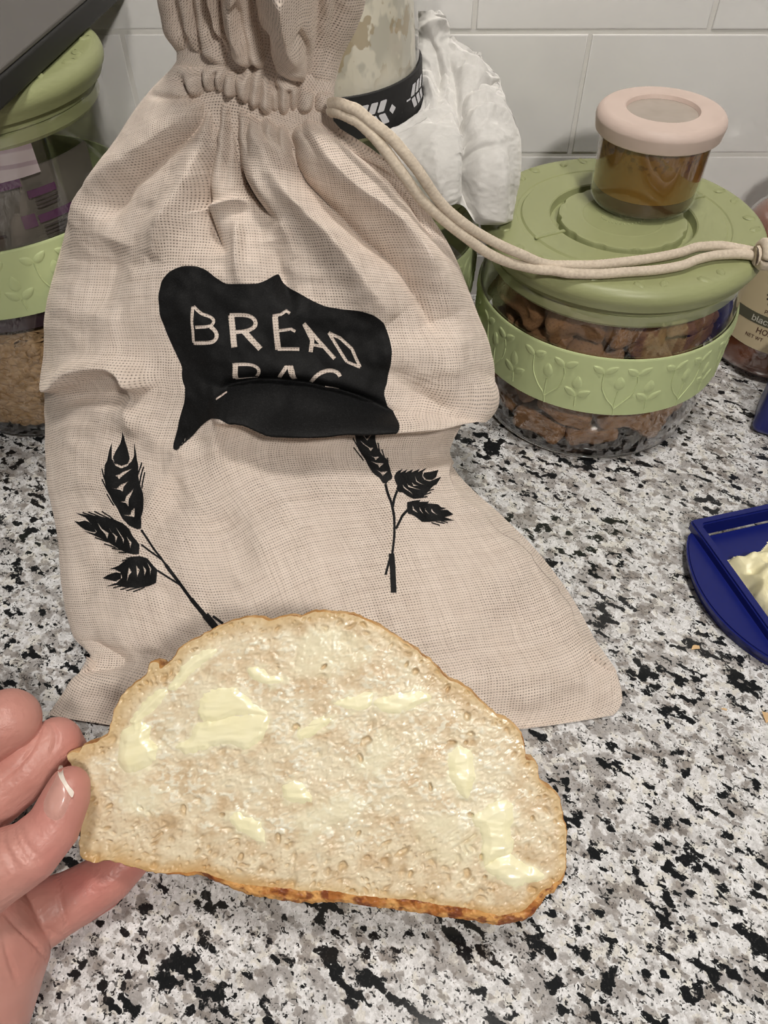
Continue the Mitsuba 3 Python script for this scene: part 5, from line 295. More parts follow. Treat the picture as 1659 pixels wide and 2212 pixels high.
mat('crust', principled(proc(crust), .6, bump=proc(lambda p, n, uv: fbm(p.x * 700, p.y * 700, p.z * 700, 3), eps=3e-4), scale=.0006))
def crust_dark(p, n, uv):
    m = fbm(p.x * 160, p.y * 160, p.z * 160, 4)
    c = mix((.36, .125, .026), (.60, .31, .10), smoothstep(.40, .62, m))
    return mix(c, (.16, .035, .010), smoothstep(.50, .66, fbm(p.x * 330, p.y * 330, p.z * 330 + 5, 4)) * .85)
mat('crust_dark', principled(proc(crust_dark), .5, bump=proc(lambda p, n, uv: fbm(p.x * 600, p.y * 600, p.z * 600, 3), eps=3e-4), scale=.0015))
def skin(p, n, uv):
    c = mix((.430, .180, .148), (.530, .270, .228), fbm(p.x * 60, p.y * 60, p.z * 60, 3))
    c = mix(c, (.49, .125, .118), smoothstep(.42, .75, fbm(p.x * 30, p.y * 30, p.z * 30 + 3, 3)) * .5)
    return c
def skin_h(p, n, uv):
    return .7 * fbm(p.x * 650, p.y * 650, p.z * 650, 2) + .3 * noise(p.x * 1900, p.y * 1900, p.z * 1900)
mat('skin', principled(proc(skin), .42, bump=proc(skin_h, eps=2e-4), scale=.00032, specular=.4))
mat('nail', principled((.50, .265, .225), .25, specular=.5, clearcoat=.5))
mat('nail_tip', principled((.70, .62, .55), .3, specular=.5))
mat('slab_top', principled((.085, .078, .072), .45))
mat('slab_side', principled((.012, .012, .012), .5))
mat('film_clear', {'type': 'thindielectric', 'int_ior': 1.45})
mat('packet_grey', principled((.105, .095, .080), .45))
mat('packet_pale', principled(proc(lambda p, n, uv: mix((.30, .23, .26), (.42, .36, .37), smoothstep(.4, .6, noise(p.z * 420 + p.x * 60, 3.0)))), .4))
mat('packet_purple', principled((.075, .018, .070), .5))
mat('packet_dark', principled((.030, .014, .022), .5))
mat('text_dark', principled((.045, .035, .035), .6))
mat('crumb_bit', principled((.62, .42, .22), .8))

# ------------------------------------------------------------------ the setting
wt = thing('wall_back', 'white tiled wall behind the worktop', 'wall', kind='structure')
WALL, GZ0, TH, TW, X0 = .560, .189, .0778, .1511, .1331
scene[wt] = ply(trimesh.creation.box(bounds=[[-1.0, WALL + .0007, -.03], [1.0, WALL + .05, .60]]), 'grout')
def one_tile():
    w, h, t, r = TW - .0026, TH - .0026, .008, .0011
    out, prof = [], [(0, 0), (r * .35, -r * .0), (r, 0)]
    V, rings = [], [(w / 2, h / 2, t), (w / 2, h / 2, r), (w / 2 - r * .3, h / 2 - r * .3, r * .3), (w / 2 - r, h / 2 - r, 0)]
    for a, b, y in rings: V += [(-a, y, -b), (a, y, -b), (a, y, b), (-a, y, b)]
    F = []
    for k in range(len(rings) - 1):
        for j in range(4):
            F.append((4 * k + j, 4 * k + (j + 1) % 4, 4 * k + 4 + (j + 1) % 4, 4 * k + 4 + j))
    e = 4 * (len(rings) - 1); F.append((e, e + 1, e + 2, e + 3))
    return tm(V, F)
tile_mesh = one_tile()
tile_ply = ply(tile_mesh, 'tile', smooth=25)
rt = random.Random(5)
for row in range(-3, 3):
    zc = GZ0 - TH / 2 + row * TH
    off = 0 if row % 2 == 0 else TW / 2
    for k in range(-5, 4):
        xc = X0 + off + (k + .5) * TW
        if abs(xc) > .70: continue
        tilt = T().rotate([1, 0, 0], rt.uniform(-.35, .35)).rotate([0, 0, 1], rt.uniform(-.25, .25))
        scene[numbered(wt + '__tile')] = {**tile_ply, 'to_world': T().translate([xc, WALL, zc]) @ tilt}
ct = thing('worktop', 'speckled white, grey and black granite worktop under everything', 'worktop', kind='structure')
scene[ct] = ply(man_tm(rounded_box((2.0, .86, .03), .006)).apply_translation([0, .13, -.015]), 'granite', smooth=40)

# ------------------------------------------------------------------ folded cloth surfaces
class Cloth:
    """a cloth bent over a smooth body (a grid of points), with folds given as strokes on its flat pattern"""
    def __init__(s, grid, dim, left, right, folds, sag=0.0, sagpow=8):
        nt, ns, s.v0, s.v1 = dim[:4]
        g = np.array(grid).reshape(nt, ns, 3) / 1000.0
        t, q = np.linspace(0, 1, nt), np.linspace(0, 1, ns)
        s.sp = [RectBivariateSpline(t, q, g[..., k], kx=3, ky=3) for k in range(3)]
        s.L, s.R = PchipInterpolator(*np.array(left, float).T), PchipInterpolator(*np.array(right, float).T)
        s.folds, s.sag = folds, sag
    def pattern(s, t, q):
        v = s.v0 + t * (s.v1 - s.v0); f = (1 - np.cos(np.pi * q)) / 2
        return s.L(v) + (s.R(v) - s.L(v)) * f, v + t ** 8 * s.sag * 4 * f * (1 - f)
    def inverse(s, u, v):
        t = (v - s.v0) / (s.v1 - s.v0)
        for _ in range(8):
            w = s.v0 + t * (s.v1 - s.v0)
            f = np.clip((u - s.L(w)) / (s.R(w) - s.L(w)), 0, 1)
            t = np.clip((v - t ** 8 * s.sag * 4 * f * (1 - f) - s.v0) / (s.v1 - s.v0), 0, 1)
        return t, np.arccos(1 - 2 * f) / np.pi
    def base(s, t, q):
        return np.stack([k.ev(t, q) for k in s.sp], -1)
    def normal(s, t, q):
        a = np.stack([k.ev(t, q, dx=1) for k in s.sp], -1)
        qc = np.clip(q, .06, .94)
        b = np.stack([k.ev(t, qc, dy=1) for k in s.sp], -1)
        n = np.cross(a, b); n /= np.linalg.norm(n, axis=-1, keepdims=True) + 1e-12
        return np.where((n[..., 1:2] > 0), -n, n)
    def height(s, u, v):
        h = np.zeros_like(u)
        for pts, w1, w2, pw in s.folds:
            p = np.array(pts, float)
            if len(p) > 2:
                d = np.r_[0, np.cumsum(np.linalg.norm(np.diff(p[:, :2], axis=0), axis=1))]
                p = PchipInterpolator(d, p)(np.linspace(0, d[-1], max(8, int(d[-1] / 14))))
            wm = 3.2 * max(w1, w2)
            sel = (u > p[:, 0].min() - wm) & (u < p[:, 0].max() + wm) & (v > p[:, 1].min() - wm) & (v < p[:, 1].max() + wm)
            if not sel.any(): continue
            x, y = u[sel], v[sel]
            best, amp, side = np.full(len(x), 1e9), np.zeros(len(x)), np.zeros(len(x))
            for (x0, y0, a0), (x1, y1, a1) in zip(p[:-1], p[1:]):
                ex, ey = x1 - x0, y1 - y0; l2 = ex * ex + ey * ey + 1e-9
                k = np.clip(((x - x0) * ex + (y - y0) * ey) / l2, 0, 1)
                dx, dy = x - x0 - k * ex, y - y0 - k * ey
                d = np.hypot(dx, dy); better = d < best
                best = np.where(better, d, best); amp = np.where(better, a0 + (a1 - a0) * k, amp)
                side = np.where(better, ex * dy - ey * dx, side)
            w = np.where(side > 0, w2, w1)
            h[sel] += amp * np.exp(-(best / w) ** pw) / 1000.0
        return h
    def at(s, u, v, lift=0.0, extra=None):
        t, q = s.inverse(u, v)
        return s.place(t, q, u, v, lift, extra)
    def place(s, t, q, u, v, lift=0.0, extra=None):
        edge = np.sin(np.pi * q) ** .5
        h = s.height(u, v)
        if extra is not None: h = h + extra(u, v, q)
        bt = np.clip((1 - t) / .04, 0, 1)
        return s.base(t, q) + s.normal(t, q) * (h * np.clip(edge * 1.6, 0, 1) * bt + lift)[..., None]

def arc_uv(P, sm):
    """cloth thread coordinates: lengths along the rows and the columns of the sheet"""
    du = np.linalg.norm(np.diff(P, axis=1), axis=-1); dv = np.linalg.norm(np.diff(P, axis=0), axis=-1)
    du, dv = gaussian_filter(du, sm), gaussian_filter(dv, sm)
    U = np.concatenate([np.zeros((len(P), 1)), np.cumsum(du, 1)], 1); V = np.concatenate([np.zeros((1, P.shape[1])), np.cumsum(dv, 0)], 0)
    return np.stack([U - U[:, U.shape[1] // 2:U.shape[1] // 2 + 1], V - V[V.shape[0] // 2:V.shape[0] // 2 + 1]], -1)

bagc = Cloth(BAG_GRID, BAG_DIM, BAG_LEFT, BAG_RIGHT, BAG_FOLDS, sag=BAG_DIM[4])
def rumple(u, v, q):
    p = np.stack([u / 95, v / 95, u * 0], -1)
    k = np.clip((v - 250) / 200, 0, 1)
    return (meshkit.fbm(p, 3, seed=4) - .5) * .0085 * k + (meshkit.fbm(p * 3.1, 2, seed=8) - .5) * .0012
NT, NS = 640, 440
tt, qq = np.meshgrid(np.linspace(0, 1, NT), np.linspace(0, 1, NS), indexing='ij')
uu, vv = bagc.pattern(tt, qq)
BP = bagc.place(tt, qq, uu, vv, extra=rumple)
BP[..., 2] = np.maximum(BP[..., 2], .0012)
bag = thing('bread_bag', 'beige linen drawstring bread bag with black printing standing on the worktop', 'bag')
buv = .6 * arc_uv(BP, (26, 20)) + .4 * arc_uv(bagc.base(tt, qq), (26, 20))
front = tm(BP.reshape(-1, 3), grid_faces(NT, NS)[:, ::-1])
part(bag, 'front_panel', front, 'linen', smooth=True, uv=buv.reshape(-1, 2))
# the back panel, joined to the front along both side seams
nt2, ns2 = 90, 40
t2, q2 = np.meshgrid(np.linspace(0, 1, nt2), np.linspace(0, 1, ns2), indexing='ij')
u2, v2 = bagc.pattern(t2, q2)
B2 = bagc.base(t2, q2)
thick = np.interp(t2, [0, .12, .3, .5, .62, .8, 1], [.012, .010, .012, .035, .05, .02, .001])
low2 = np.clip((.62 - t2) * 5, 0, 1) * 0 + np.clip((t2 - .42) * 6, 0, 1)
B2[..., 1] += thick * np.sin(np.pi * q2) * (1 - .42 * low2)
B2[..., 2] = np.maximum(B2[..., 2] - .9 * thick * np.sin(np.pi * q2) * low2, .0008)
cap = np.interp(B2[..., 2], [0, .12, .15, .185, .21, .3], [.45, .45, .372, .372, .40, .42])
B2[..., 1] = np.where((t2 > .02), np.minimum(B2[..., 1], np.maximum(cap, bagc.base(t2, q2)[..., 1])), B2[..., 1])
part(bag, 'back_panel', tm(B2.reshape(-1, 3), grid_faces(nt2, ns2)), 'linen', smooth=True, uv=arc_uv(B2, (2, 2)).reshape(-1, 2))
# printing on the front
def print_on_bag(name, poly, cell=4.0, lift=.00060):
    pts, F = tri_poly(poly, cell)
    p = bagc.at(pts[:, 0], pts[:, 1], lift=lift, extra=rumple)
    m = tm(p, F[:, ::-1])
    return part(bag, name, m, 'black_ink', smooth=True)
def chaikin(p):
    p = np.array(p, float)
    if len(p) < 5: return p
    for _ in range(2):
        q = np.empty((2 * len(p) - 2, 2)); q[0::2] = .75 * p[:-1] + .25 * p[1:]; q[1::2] = .25 * p[:-1] + .75 * p[1:]
        p = np.vstack([p[:1], q, p[-1:]])
    return p
def strokes(ls): return unary_union([LineString(chaikin(p)).buffer(w / 2, cap_style='flat', join_style='round') for p, w in ls])
def smooth_poly(p): return Polygon(p).buffer(0)
def rounded(p, n=6):
    q = np.array(p, float); q = np.vstack([q, q[:1]])
    d = np.r_[0, np.cumsum(np.linalg.norm(np.diff(q, axis=0), axis=1))]
    from scipy.interpolate import CubicSpline
    s = np.linspace(0, d[-1], len(q) * n, endpoint=False)
    return Polygon(.5 * CubicSpline(d, q, bc_type='periodic')(s) + .5 * np.stack([np.interp(s, d, q[:, k]) for k in (0, 1)], -1)).buffer(0)
print_on_bag('speech_bubble_print', rounded(BUBBLE).difference(strokes(LETTERS)), 3.5)
for w in (WHEAT_ONE, WHEAT_TWO):
    body = unary_union([smooth_poly(p) for p in w['add']] + [strokes(w['lines']).buffer(.05)]).difference(unary_union([smooth_poly(p) for p in w['cut']]))
    print_on_bag('wheat_print', body, 3.5)
# drawstring
def braid(i, a): return .00011 * np.sin(a * 4 + i * .75) * np.sin(a * 4 - i * .75)
for k, c in enumerate(CORDS):
    part(bag, 'drawstring', tube(spline(c, 520), .0025, 16, braid), 'cord', smooth=True)
kn = m3.Manifold()
kp = np.array(KNOT)
ks = []
for a in range(3):
    ring = [(kp[0] + .0018 * (a - 1), kp[1] + .0058 * math.cos(t), kp[2] + .0052 * math.sin(t)) for t in np.linspace(0, 2 * math.pi, 30)]
    ks.append(tube(ring, .0031, 10))
ks.append(tube([(kp[0] - .006, kp[1], kp[2] - .001), (kp[0] + .005, kp[1], kp[2])], .0052, 10))
ks.append(tube(spline([(kp[0], kp[1], kp[2]), (kp[0] + .014, kp[1] - .003, kp[2] - .003), (kp[0] + .03, kp[1] - .012, kp[2] - .0045)], 20), .0031, 10))
part(bag, 'drawstring_knot', cat(ks), 'cord', smooth=True)

# white cloth on the hidden jar
cc = Cloth(CLOTH_GRID, CLOTH_DIM, CLOTH_LEFT, CLOTH_RIGHT, CLOTH_FOLDS)
nt, ns = 200, 160
t3, q3 = np.meshgrid(np.linspace(0, 1, nt), np.linspace(0, 1, ns), indexing='ij')
u3, v3 = cc.pattern(t3, q3)
def crumple(u, v, q):
    p = np.stack([u / 30, v / 30, u * 0], -1)
    return (meshkit.fbm(p, 3, seed=14) - .5) * .0058 * np.clip((340 - v) / 160, .12, 1) + (meshkit.fbm(p * [2.2, 3.2, 1], 2, seed=15) - .5) * .0009
CP = cc.place(t3, q3, u3, v3, extra=crumple)
B3 = CP.copy(); B3[..., 1] += (.010 + .012 * np.sin(np.pi * q3)) * np.sin(np.pi * np.clip(q3, 0, 1)) * np.clip(t3 * 6, 0, 1) * np.clip((1 - t3) * 14, 0, 1)
cl = thing('tea_towel', 'crumpled white cotton cloth hanging over the jar behind the bread bag', 'cloth')
scene[cl] = ply(cat([tm(CP.reshape(-1, 3), grid_faces(nt, ns)[:, ::-1]), tm(B3.reshape(-1, 3), grid_faces(nt, ns))]), 'muslin', smooth=True)

# ------------------------------------------------------------------ jars with green lids
def leaf_patch(length, width, thick, surf, a, b, ang, n=6, m=5, bend=0.0):
    """a raised leaf at (a, b) on a surface that maps (along, up, height) to a point"""
    k, w = np.linspace(0, 1, n), np.linspace(-1, 1, m)
    K, W = np.meshgrid(k, w, indexing='ij')
    hw = width / 2 * np.sin(np.pi * K ** .8) ** .8
    x, y = K * length, W * hw + bend * K * (1 - K) * length
    c, s = math.cos(ang), math.sin(ang)
    h = thick * (1 - .75 * np.abs(W) ** 3) * np.clip(np.sin(np.pi * K) * 3, 0, 1) * (1 - .35 * (np.abs(W) < .1)) - .0002
    return tm(surf(a + x * c - y * s, b + x * s + y * c, h).reshape(-1, 3), grid_faces(n, m))

def green_jar(cx, cy, height, base_r, lid_r, band0, band1, label, turn=0.0, leaves=True, lid_detail=True, handle_turn=0.0, band_period=math.pi / 6):
    """glass jar with a flat green lid; height: top of the lid"""
    k = thing('storage_jar', label, 'jar')
    c = (cx, cy, 0)
    gr = lid_r - .0042; zt = height - .0165
    prof = [(0, .0045), (base_r - .012, .0035)] + arc(base_r - .010, .010, .010, -90, -20, 6) + [(gr - .0022, .024), (gr - .0006, .036), (gr - .0002, .055), (gr, zt - .004), (gr - .001, zt)]
    part(k, 'glass_body', lathe(prof, 120, c), 'glass', smooth=40)
    foot = [(0, .0003), (base_r - .010, .0003), (base_r - .004, .0012), (base_r - .0015, .004), (base_r - .004, .0062), (base_r - .012, .0062), (0, .0062)]
    part(k, 'glass_foot', lathe(foot, 120, c), 'thick_glass', smooth=50)
    # rubber band with raised leaves
    br0, br1 = np.interp(band0, [.0, .024, .036, .055], [base_r, gr - .0022, gr - .0006, gr - .0002]) + .0004, gr + .0004
    bp = [(br0, band0), (br0 + .0012, band0 + .0004), (br1 + .0015, band1 - .0012), (br1 + .0010, band1), (br1, band1), (br0, band0)]
    bd = part(k, 'rubber_band', lathe(bp, 144, c), 'green_silicone', smooth=30, label='pale green silicone band')
    Hb = band1 - band0
    if leaves:
        rb = lambda b: br0 + .0012 + (br1 + .0003 - br0) * b / Hb
        def surf(a, b, h):
            r = rb(b) + h; th = turn + a / (gr + .001)
            return np.stack([cx + r * np.cos(th), cy + r * np.sin(th), band0 + b], -1)
        per = band_period * (gr + .001); sc = Hb / .040
        for i in range(-4, 5):
            o = i * per
            for a, b, ln, wd, an in ((-12.9, 30.0, 8.5, 5, 146), (-12.9, 30.0, 9.5, 5, 36), (6.2, 29.5, 8.5, 5, 144), (6.2, 29.5, 9.5, 5, 36), (-2.6, 18.5, 11, 6.4, 93), (-25.9, 11, 9.5, 5.2, 142), (-26.2, 15.5, 11, 6.4, 92), (-25.4, 11, 10, 5.2, 36)):
                part(bd, 'leaf', leaf_patch(ln / 1000, wd / 1000, .0010, surf, o + a / 1000, b * sc / 1000, math.radians(an)), 'green_silicone', smooth=True)
            for pl in ([(-1.8, .5), (-2.4, 5), (-8.5, 13), (-12.4, 22), (-12.9, 30)], [(-2.4, 5), (1.6, 10), (6.2, 17), (7.2, 24), (6.2, 29)], [(-2.5, 6), (-2.7, 12), (-2.6, 18)], [(-25.0, 4), (-25.8, 11)]):
                q = spline([(o + x / 1000, y * sc / 1000, 0) for x, y in pl], 14)
                part(bd, 'vine', tube(surf(q[:, 0], q[:, 1], 0 * q[:, 0]), .0005, 6), 'green_silicone', smooth=True)
    # lid: flange, plug ring seen through the glass, flat top with a dial
    z = height
    lp = [(0, z - .0055), (.0385, z - .0055), (.0412, z - .0052), (.0422, z - .0006), (.0430, z), (.0585, z), (.0595, z - .0010), (.0615, z - .0010), (.0622, z - .0004), (lid_r - .0095, z - .0002), (lid_r - .0085, z + .0002)]
    lp += arc(lid_r - .0062, z - .0060, .0062, 90, -40, 10) + [(lid_r - .0022, z - .0115), (lid_r - .0030, z - .0135), (gr - .003, z - .0140), (gr - .0035, z - .0185), (gr - .0045, z - .019), (gr - .0035, z - .0195), (gr - .003, z - .0245), (gr - .0045, z - .0265), (gr - .0075, z - .0260), (0, z - .020)]
    ld = part(k, 'lid', lathe(lp, 160, c), 'green_plastic', smooth=35, label='sage green plastic lid')
    if lid_detail:
        def scallop(r, a, zz): return np.where(r > .030, r * (1 - .030 * np.clip(np.cos(12 * a) * 2.2 - 1.1, 0, 1)), r)
        dp = [(0, z + .0001), (.0225, z + .0001), (.0232, z + .0005), (.0240, z + .0005), (.0247, z + .0001), (.0350, z + .0001), (.0368, z - .0004), (.0374, z - .0016), (.0374, z - .0056)]
        part(ld, 'dial', lathe(dp, 192, c, scallop), 'green_plastic', smooth=35)
        for da in (0, math.pi):
            a = handle_turn + da
            m = man_tm(rounded_box((.020, .0022, .0014), .0006)).apply_transform(trimesh.transformations.rotation_matrix(a, [0, 0, 1]))
            m.apply_translation([cx + .0505 * math.cos(a), cy + .0505 * math.sin(a), z + .0001])
            part(ld, 'rib', m, 'green_plastic', smooth=30)
        def mid(a, b, h): return np.stack([cx + a, cy + b, z + h], -1)
        for a_, l_ in ((35, 8), (90, 9), (145, 8)):
            part(ld, 'emblem_leaf', leaf_patch(l_ / 1000, .0038, .0007, mid, 0, -.004, math.radians(a_)), 'green_plastic', smooth=True)
        for t_ in np.linspace(math.pi * 1.05, math.pi * 1.95, 16):
            part(ld, 'emblem_dot', trimesh.creation.icosphere(1, .00055).apply_translation([cx + .0125 * math.cos(t_), cy + .010 * math.sin(t_), z + .0002]), 'green_plastic', smooth=True)
        def top(a, b, h):
            r = lid_r - .0135 + b; th = a / (lid_r - .010)
            return np.stack([cx + r * np.cos(th), cy + r * np.sin(th), z - .0002 + h * 1.0], -1)
        for i in range(26):
            part(ld, 'leaf', leaf_patch(.0085, .0048, .0016, top, i * (lid_r - .010) * 2 * math.pi / 26, .0008 + .001 * (i % 2), math.radians(60 if i % 2 else 125)), 'green_plastic', smooth=True)
    return k

JAR_X, JAR_Y, JAR_TOP = .1400, .4305, .1310
green_jar(JAR_X, JAR_Y, JAR_TOP, .0733, .0826, .0465, .0872, 'low round glass jar of brown biscuits with sage green lid, right of the bread bag', turn=-math.pi / 2 - .02, handle_turn=math.radians(205))
green_jar(-.234, .451, .2115, .0730, .0824, .098, .138, 'tall glass jar of oats and packets with sage green lid, left of the bread bag', turn=-math.pi / 2 + .72, handle_turn=.5)
green_jar(-.0195, .4680, .1560, .0730, .0824, .070, .108, 'glass jar with sage green lid almost hidden behind the bread bag, under the white cloth', turn=-.9, lid_detail=False)

# brown biscuits in the low jar
def biscuit_mesh(seed):
    r = np.random.default_rng(seed)
    L, W, H = .0175 + r.uniform(-.002, .0015), .0098 + r.uniform(-.0012, .001), .0082 + r.uniform(-.001, .001)
    m = man_tm(rounded_box((2 * L, 2 * W, 2 * H), .0042, 4).refine_to_length(.0026))
    v = np.array(m.vertices)
    d = (meshkit.fbm(v * 95 + seed * 7, 3, seed=seed) - .5) * .0058 + (meshkit.noise(v * 420 + seed * 3, seed=seed) - .5) * .0014
    bend = (meshkit.noise(np.c_[v[:, 0] * 60, v[:, 0] * 0, v[:, 0] * 0] + seed) - .5) * .004
    n = m.vertex_normals
    m.vertices = v + n * d[:, None] + np.c_[bend * 0, bend, bend]
    return m
bisc = [ply(biscuit_mesh(s), 'biscuit', smooth=True) for s in range(6)]
rb_ = random.Random(3)
def put_biscuit(x, y, z, yaw, pitch, roll, label):
    k = thing('biscuit', label, 'biscuit', 'brown biscuits in the low jar, ' + ('below' if 'below' in label else 'behind' if 'covered' in label else 'above') + ' the band')
    scene[k] = {**bisc[rb_.randrange(6)], 'to_world': T().translate([x, y, z]).rotate([0, 0, 1], yaw).rotate([0, 1, 0], pitch).rotate([1, 0, 0], roll)}
for layer, (zz, n, ph) in enumerate(((.0150, 11, .05), (.0335, 11, .30), (.0530, 11, .1), (.0725, 11, .45), (.0930, 11, .2))):
    blabel = ('rough brown biscuit lying low in the green-banded jar, below the band', 'rough brown biscuit lying low in the green-banded jar, below the band', 'rough brown biscuit in the low jar, covered by its green band', 'rough brown biscuit in the low jar, covered by its green band', 'rough brown biscuit in the low jar, between green band and lid')[layer]
    for i in range(n):
        a = ph + i * 2 * math.pi / n
        if math.sin(a) > .45: continue
        up = (layer * 7 + i) % 4 == 1 and layer < 4
        rr = .0575 if layer else .0560
        put_biscuit(JAR_X + rr * math.cos(a), JAR_Y + rr * math.sin(a), zz + (.006 if up else 0), math.degrees(a) + (90 if not up else 75) + rb_.uniform(-14, 14), (rb_.uniform(-16, 16) if not up else rb_.uniform(38, 55)), rb_.uniform(-22, 22), blabel)
    for a in (.8, 2.6, 4.7):
        put_biscuit(JAR_X + .022 * math.cos(a + layer), JAR_Y + .022 * math.sin(a + layer), zz + .001, rb_.uniform(0, 360), rb_.uniform(-10, 10), rb_.uniform(-10, 10), blabel)

# contents of the tall jar
LX, LY = -.234, .451
oats = thing('rolled_oats', 'golden rolled oats filling the bottom of the tall left jar', 'oats', kind='stuff')
core = lathe([(0, .0085), (.062, .0085), (.0695, .016), (.0735, .030), (.0745, .045), (.0745, .074), (.0, .077)], 60, (LX, LY, 0))
ro = np.random.default_rng(2)
fl = trimesh.creation.icosphere(1, 1.0); flv, flf = np.array(fl.vertices) * [.0034, .0024, .0009], np.array(fl.faces)
pieces = [core]
for i in range(2300):
    a = ro.uniform(-2.6, .6); z = ro.uniform(.010, .077); r = np.interp(z, [.0085, .016, .030, .045], [.064, .0695, .0737, .0747]) + ro.uniform(-.0008, .0002)
    M = trimesh.transformations.euler_matrix(*(ro.uniform(-.5, .5, 3)))[:3, :3]
    R = np.array([[-math.sin(a), 0, math.cos(a)], [math.cos(a), 0, math.sin(a)], [0, 1, 0]])
    w = flv * [1, ro.uniform(.8, 1.1), 1]
    pieces.append(tm(w @ M.T @ R.T + [LX + r * math.cos(a), LY + r * math.sin(a), z], flf))
for i in range(500):
    a, r = ro.uniform(-3.1, .3), .074 * math.sqrt(ro.uniform(0, 1))
    pieces.append(tm(flv @ trimesh.transformations.euler_matrix(*ro.uniform(-.5, .5, 3))[:3, :3].T + [LX + r * math.cos(a), LY + r * math.sin(a), .0775], flf))
scene[oats] = ply(cat(pieces), 'oat', smooth=True)

def bent_panel(a0, a1, z0, z1, r, t=.0012, n=16, wob=0.0, seed=0):
    """a packet wall that leans against the inside of the tall jar"""
    a, z = np.linspace(a0, a1, n), np.linspace(z0, z1, n)
    A, Z = np.meshgrid(a, z, indexing='ij')
    w = (meshkit.fbm(np.stack([A * 5 + seed, Z * 60, A * 0], -1), 2, seed=seed) - .5) * wob
    out = []
    for s in (0, 1):
        R_ = r + w - s * t
        out.append(tm(np.stack([LX + R_ * np.cos(A), LY + R_ * np.sin(A), Z], -1).reshape(-1, 3), grid_faces(n, n)))
    return cat(out)
pk = thing('dark_packet', 'dark purple packet lying on the oats in the tall left jar', 'packet')
scene[pk] = ply(lathe([(0, .0815), (.066, .0815), (.0715, .085), (.0722, .092), (.0715, .0985), (.066, .101), (0, .101)], 70, (LX, LY, 0)), 'packet_dark', smooth=40)
gp = thing('clear_packet', 'grey see-through food packet with purple bars of print in the tall left jar', 'packet')
part(gp, 'wall', bent_panel(-1.65, -.22, .1045, .172, .0708, wob=.003), 'packet_grey', smooth=True)
part(gp, 'print_bar', bent_panel(-.88, -.66, .1590, .1628, .0733, .0004, 8), 'packet_purple', smooth=True)
part(gp, 'print_bar', bent_panel(-.86, -.42, .1450, .1492, .0733, .0004, 8), 'packet_purple', smooth=True)
part(gp, 'print_bar', bent_panel(-.98, -.88, .1440, .1510, .0733, .0004, 8), 'packet_purple', smooth=True)
for z in (.1568, .1548, .1528, .1420, .1400, .1380, .1360):
    part(gp, 'print_line', bent_panel(-.84, -.66 if z > .15 else -.60, z, z + .0009, .0732, .0003, 6), 'text_dark', smooth=True)
for z, a0, a1 in ((.1425, -1.45, -1.12), (.1500, -1.45, -1.2), (.132, -1.45, -1.15)):
    part(gp, 'print_line', bent_panel(a0, a1, z, z + .0011, .0732, .0003, 6), 'text_dark', smooth=True)
pp = thing('pale_packet', 'pale pink and white folded packet under the lid of the tall left jar', 'packet')
part(pp, 'wall', bent_panel(-1.75, -.74, .1705, .1860, .0738, .0025, wob=.0015, seed=3), 'packet_pale', smooth=True)
part(pp, 'print_bar', bent_panel(-1.75, -.90, .1662, .1704, .0736, .0012, 10), 'packet_purple', smooth=True)

# grey slab lying on the tall jar
sb = thing('grey_slab', 'flat grey slab with a black side lying on the lid of the tall left jar', 'board')
RS = trimesh.transformations.rotation_matrix(math.radians(-5), [0, 0, 1]); RS[:3, 3] = [-.168, .43, 0]
part(sb, 'black_base', man_tm(rounded_box((.20, .250, .0120), .002)).apply_translation([-.1, 0, .2182]).apply_transform(RS), 'slab_side', smooth=30)
part(sb, 'grey_top', man_tm(rounded_box((.199, .249, .0022), .0008)).apply_translation([-.1, 0, .2252]).apply_transform(RS), 'slab_top', smooth=30)

# ------------------------------------------------------------------ sourdough jar on the cloth
sx, sy, sz, sr = -.0222, .4760, .1680, .0442
sj = thing('starter_jar', 'glass jar of pale sourdough starter with a black wheat band, behind the bag neck', 'jar')
Tj = trimesh.transformations.rotation_matrix(math.radians(3.5), [1, 0, 0]) @ trimesh.transformations.rotation_matrix(math.radians(-4), [0, 1, 0])
Tj[:3, 3] = [sx, sy, sz]
def tj(m): return m.apply_transform(Tj)
part(sj, 'glass_body', tj(lathe([(0, 0)] + arc(sr - .008, .008, .008, -90, 0, 8) + [(sr, .02), (sr, .10), (sr - .006, .112), (sr - .006, .13)], 96)), 'glass', smooth=40)
part(sj, 'starter', tj(lathe([(0, .0035)] + arc(sr - .0095, .0095, .007, -90, 0, 6) + [(sr - .0022, .02), (sr - .0022, .095), (0, .096)], 80)), 'starter', smooth=40)
bnd = part(sj, 'rubber_band', tj(lathe([(sr + .0002, .0085), (sr + .0014, .0088), (sr + .0014, .0308), (sr + .0002, .0312)], 96)), 'black_rubber', smooth=30)
def on_band(poly):
    p, F = tri_poly(poly, .002)
    th = p[:, 0] / sr; r = sr + .0017
    return tj(tm(np.stack([r * np.cos(th), r * np.sin(th), p[:, 1]], -1), F))
def para(x, y, w, h, sh, up):
    q = np.array([(-w / 2, 0), (w / 2, 0), (w / 2 + sh, h), (-w / 2 + sh, h)]) * [1, up]
    return Polygon(q + [x, y]).buffer(-.0006).buffer(.0006)
for a0 in (-math.pi / 2 + .40, -math.pi / 2 + 1.17, -math.pi / 2 - .40):
    o = a0 * sr
    for i in range(3):
        for up in (1, -1):
            part(bnd, 'wheat_mark', on_band(para(o - .0062 + i * .0052 + (.0006 if up < 0 else 0), .0198 + .00055 * up, .0040, .0056, .0026, up)), 'white_print')
    part(bnd, 'wheat_mark', on_band(Polygon([(o + .0095, .0198), (o + .0115, .0224), (o + .0138, .0198), (o + .0115, .0172)])), 'white_print')
    part(bnd, 'wheat_mark', on_band(sbox(o - .0118, .0193, o - .0082, .0203)), 'white_print')

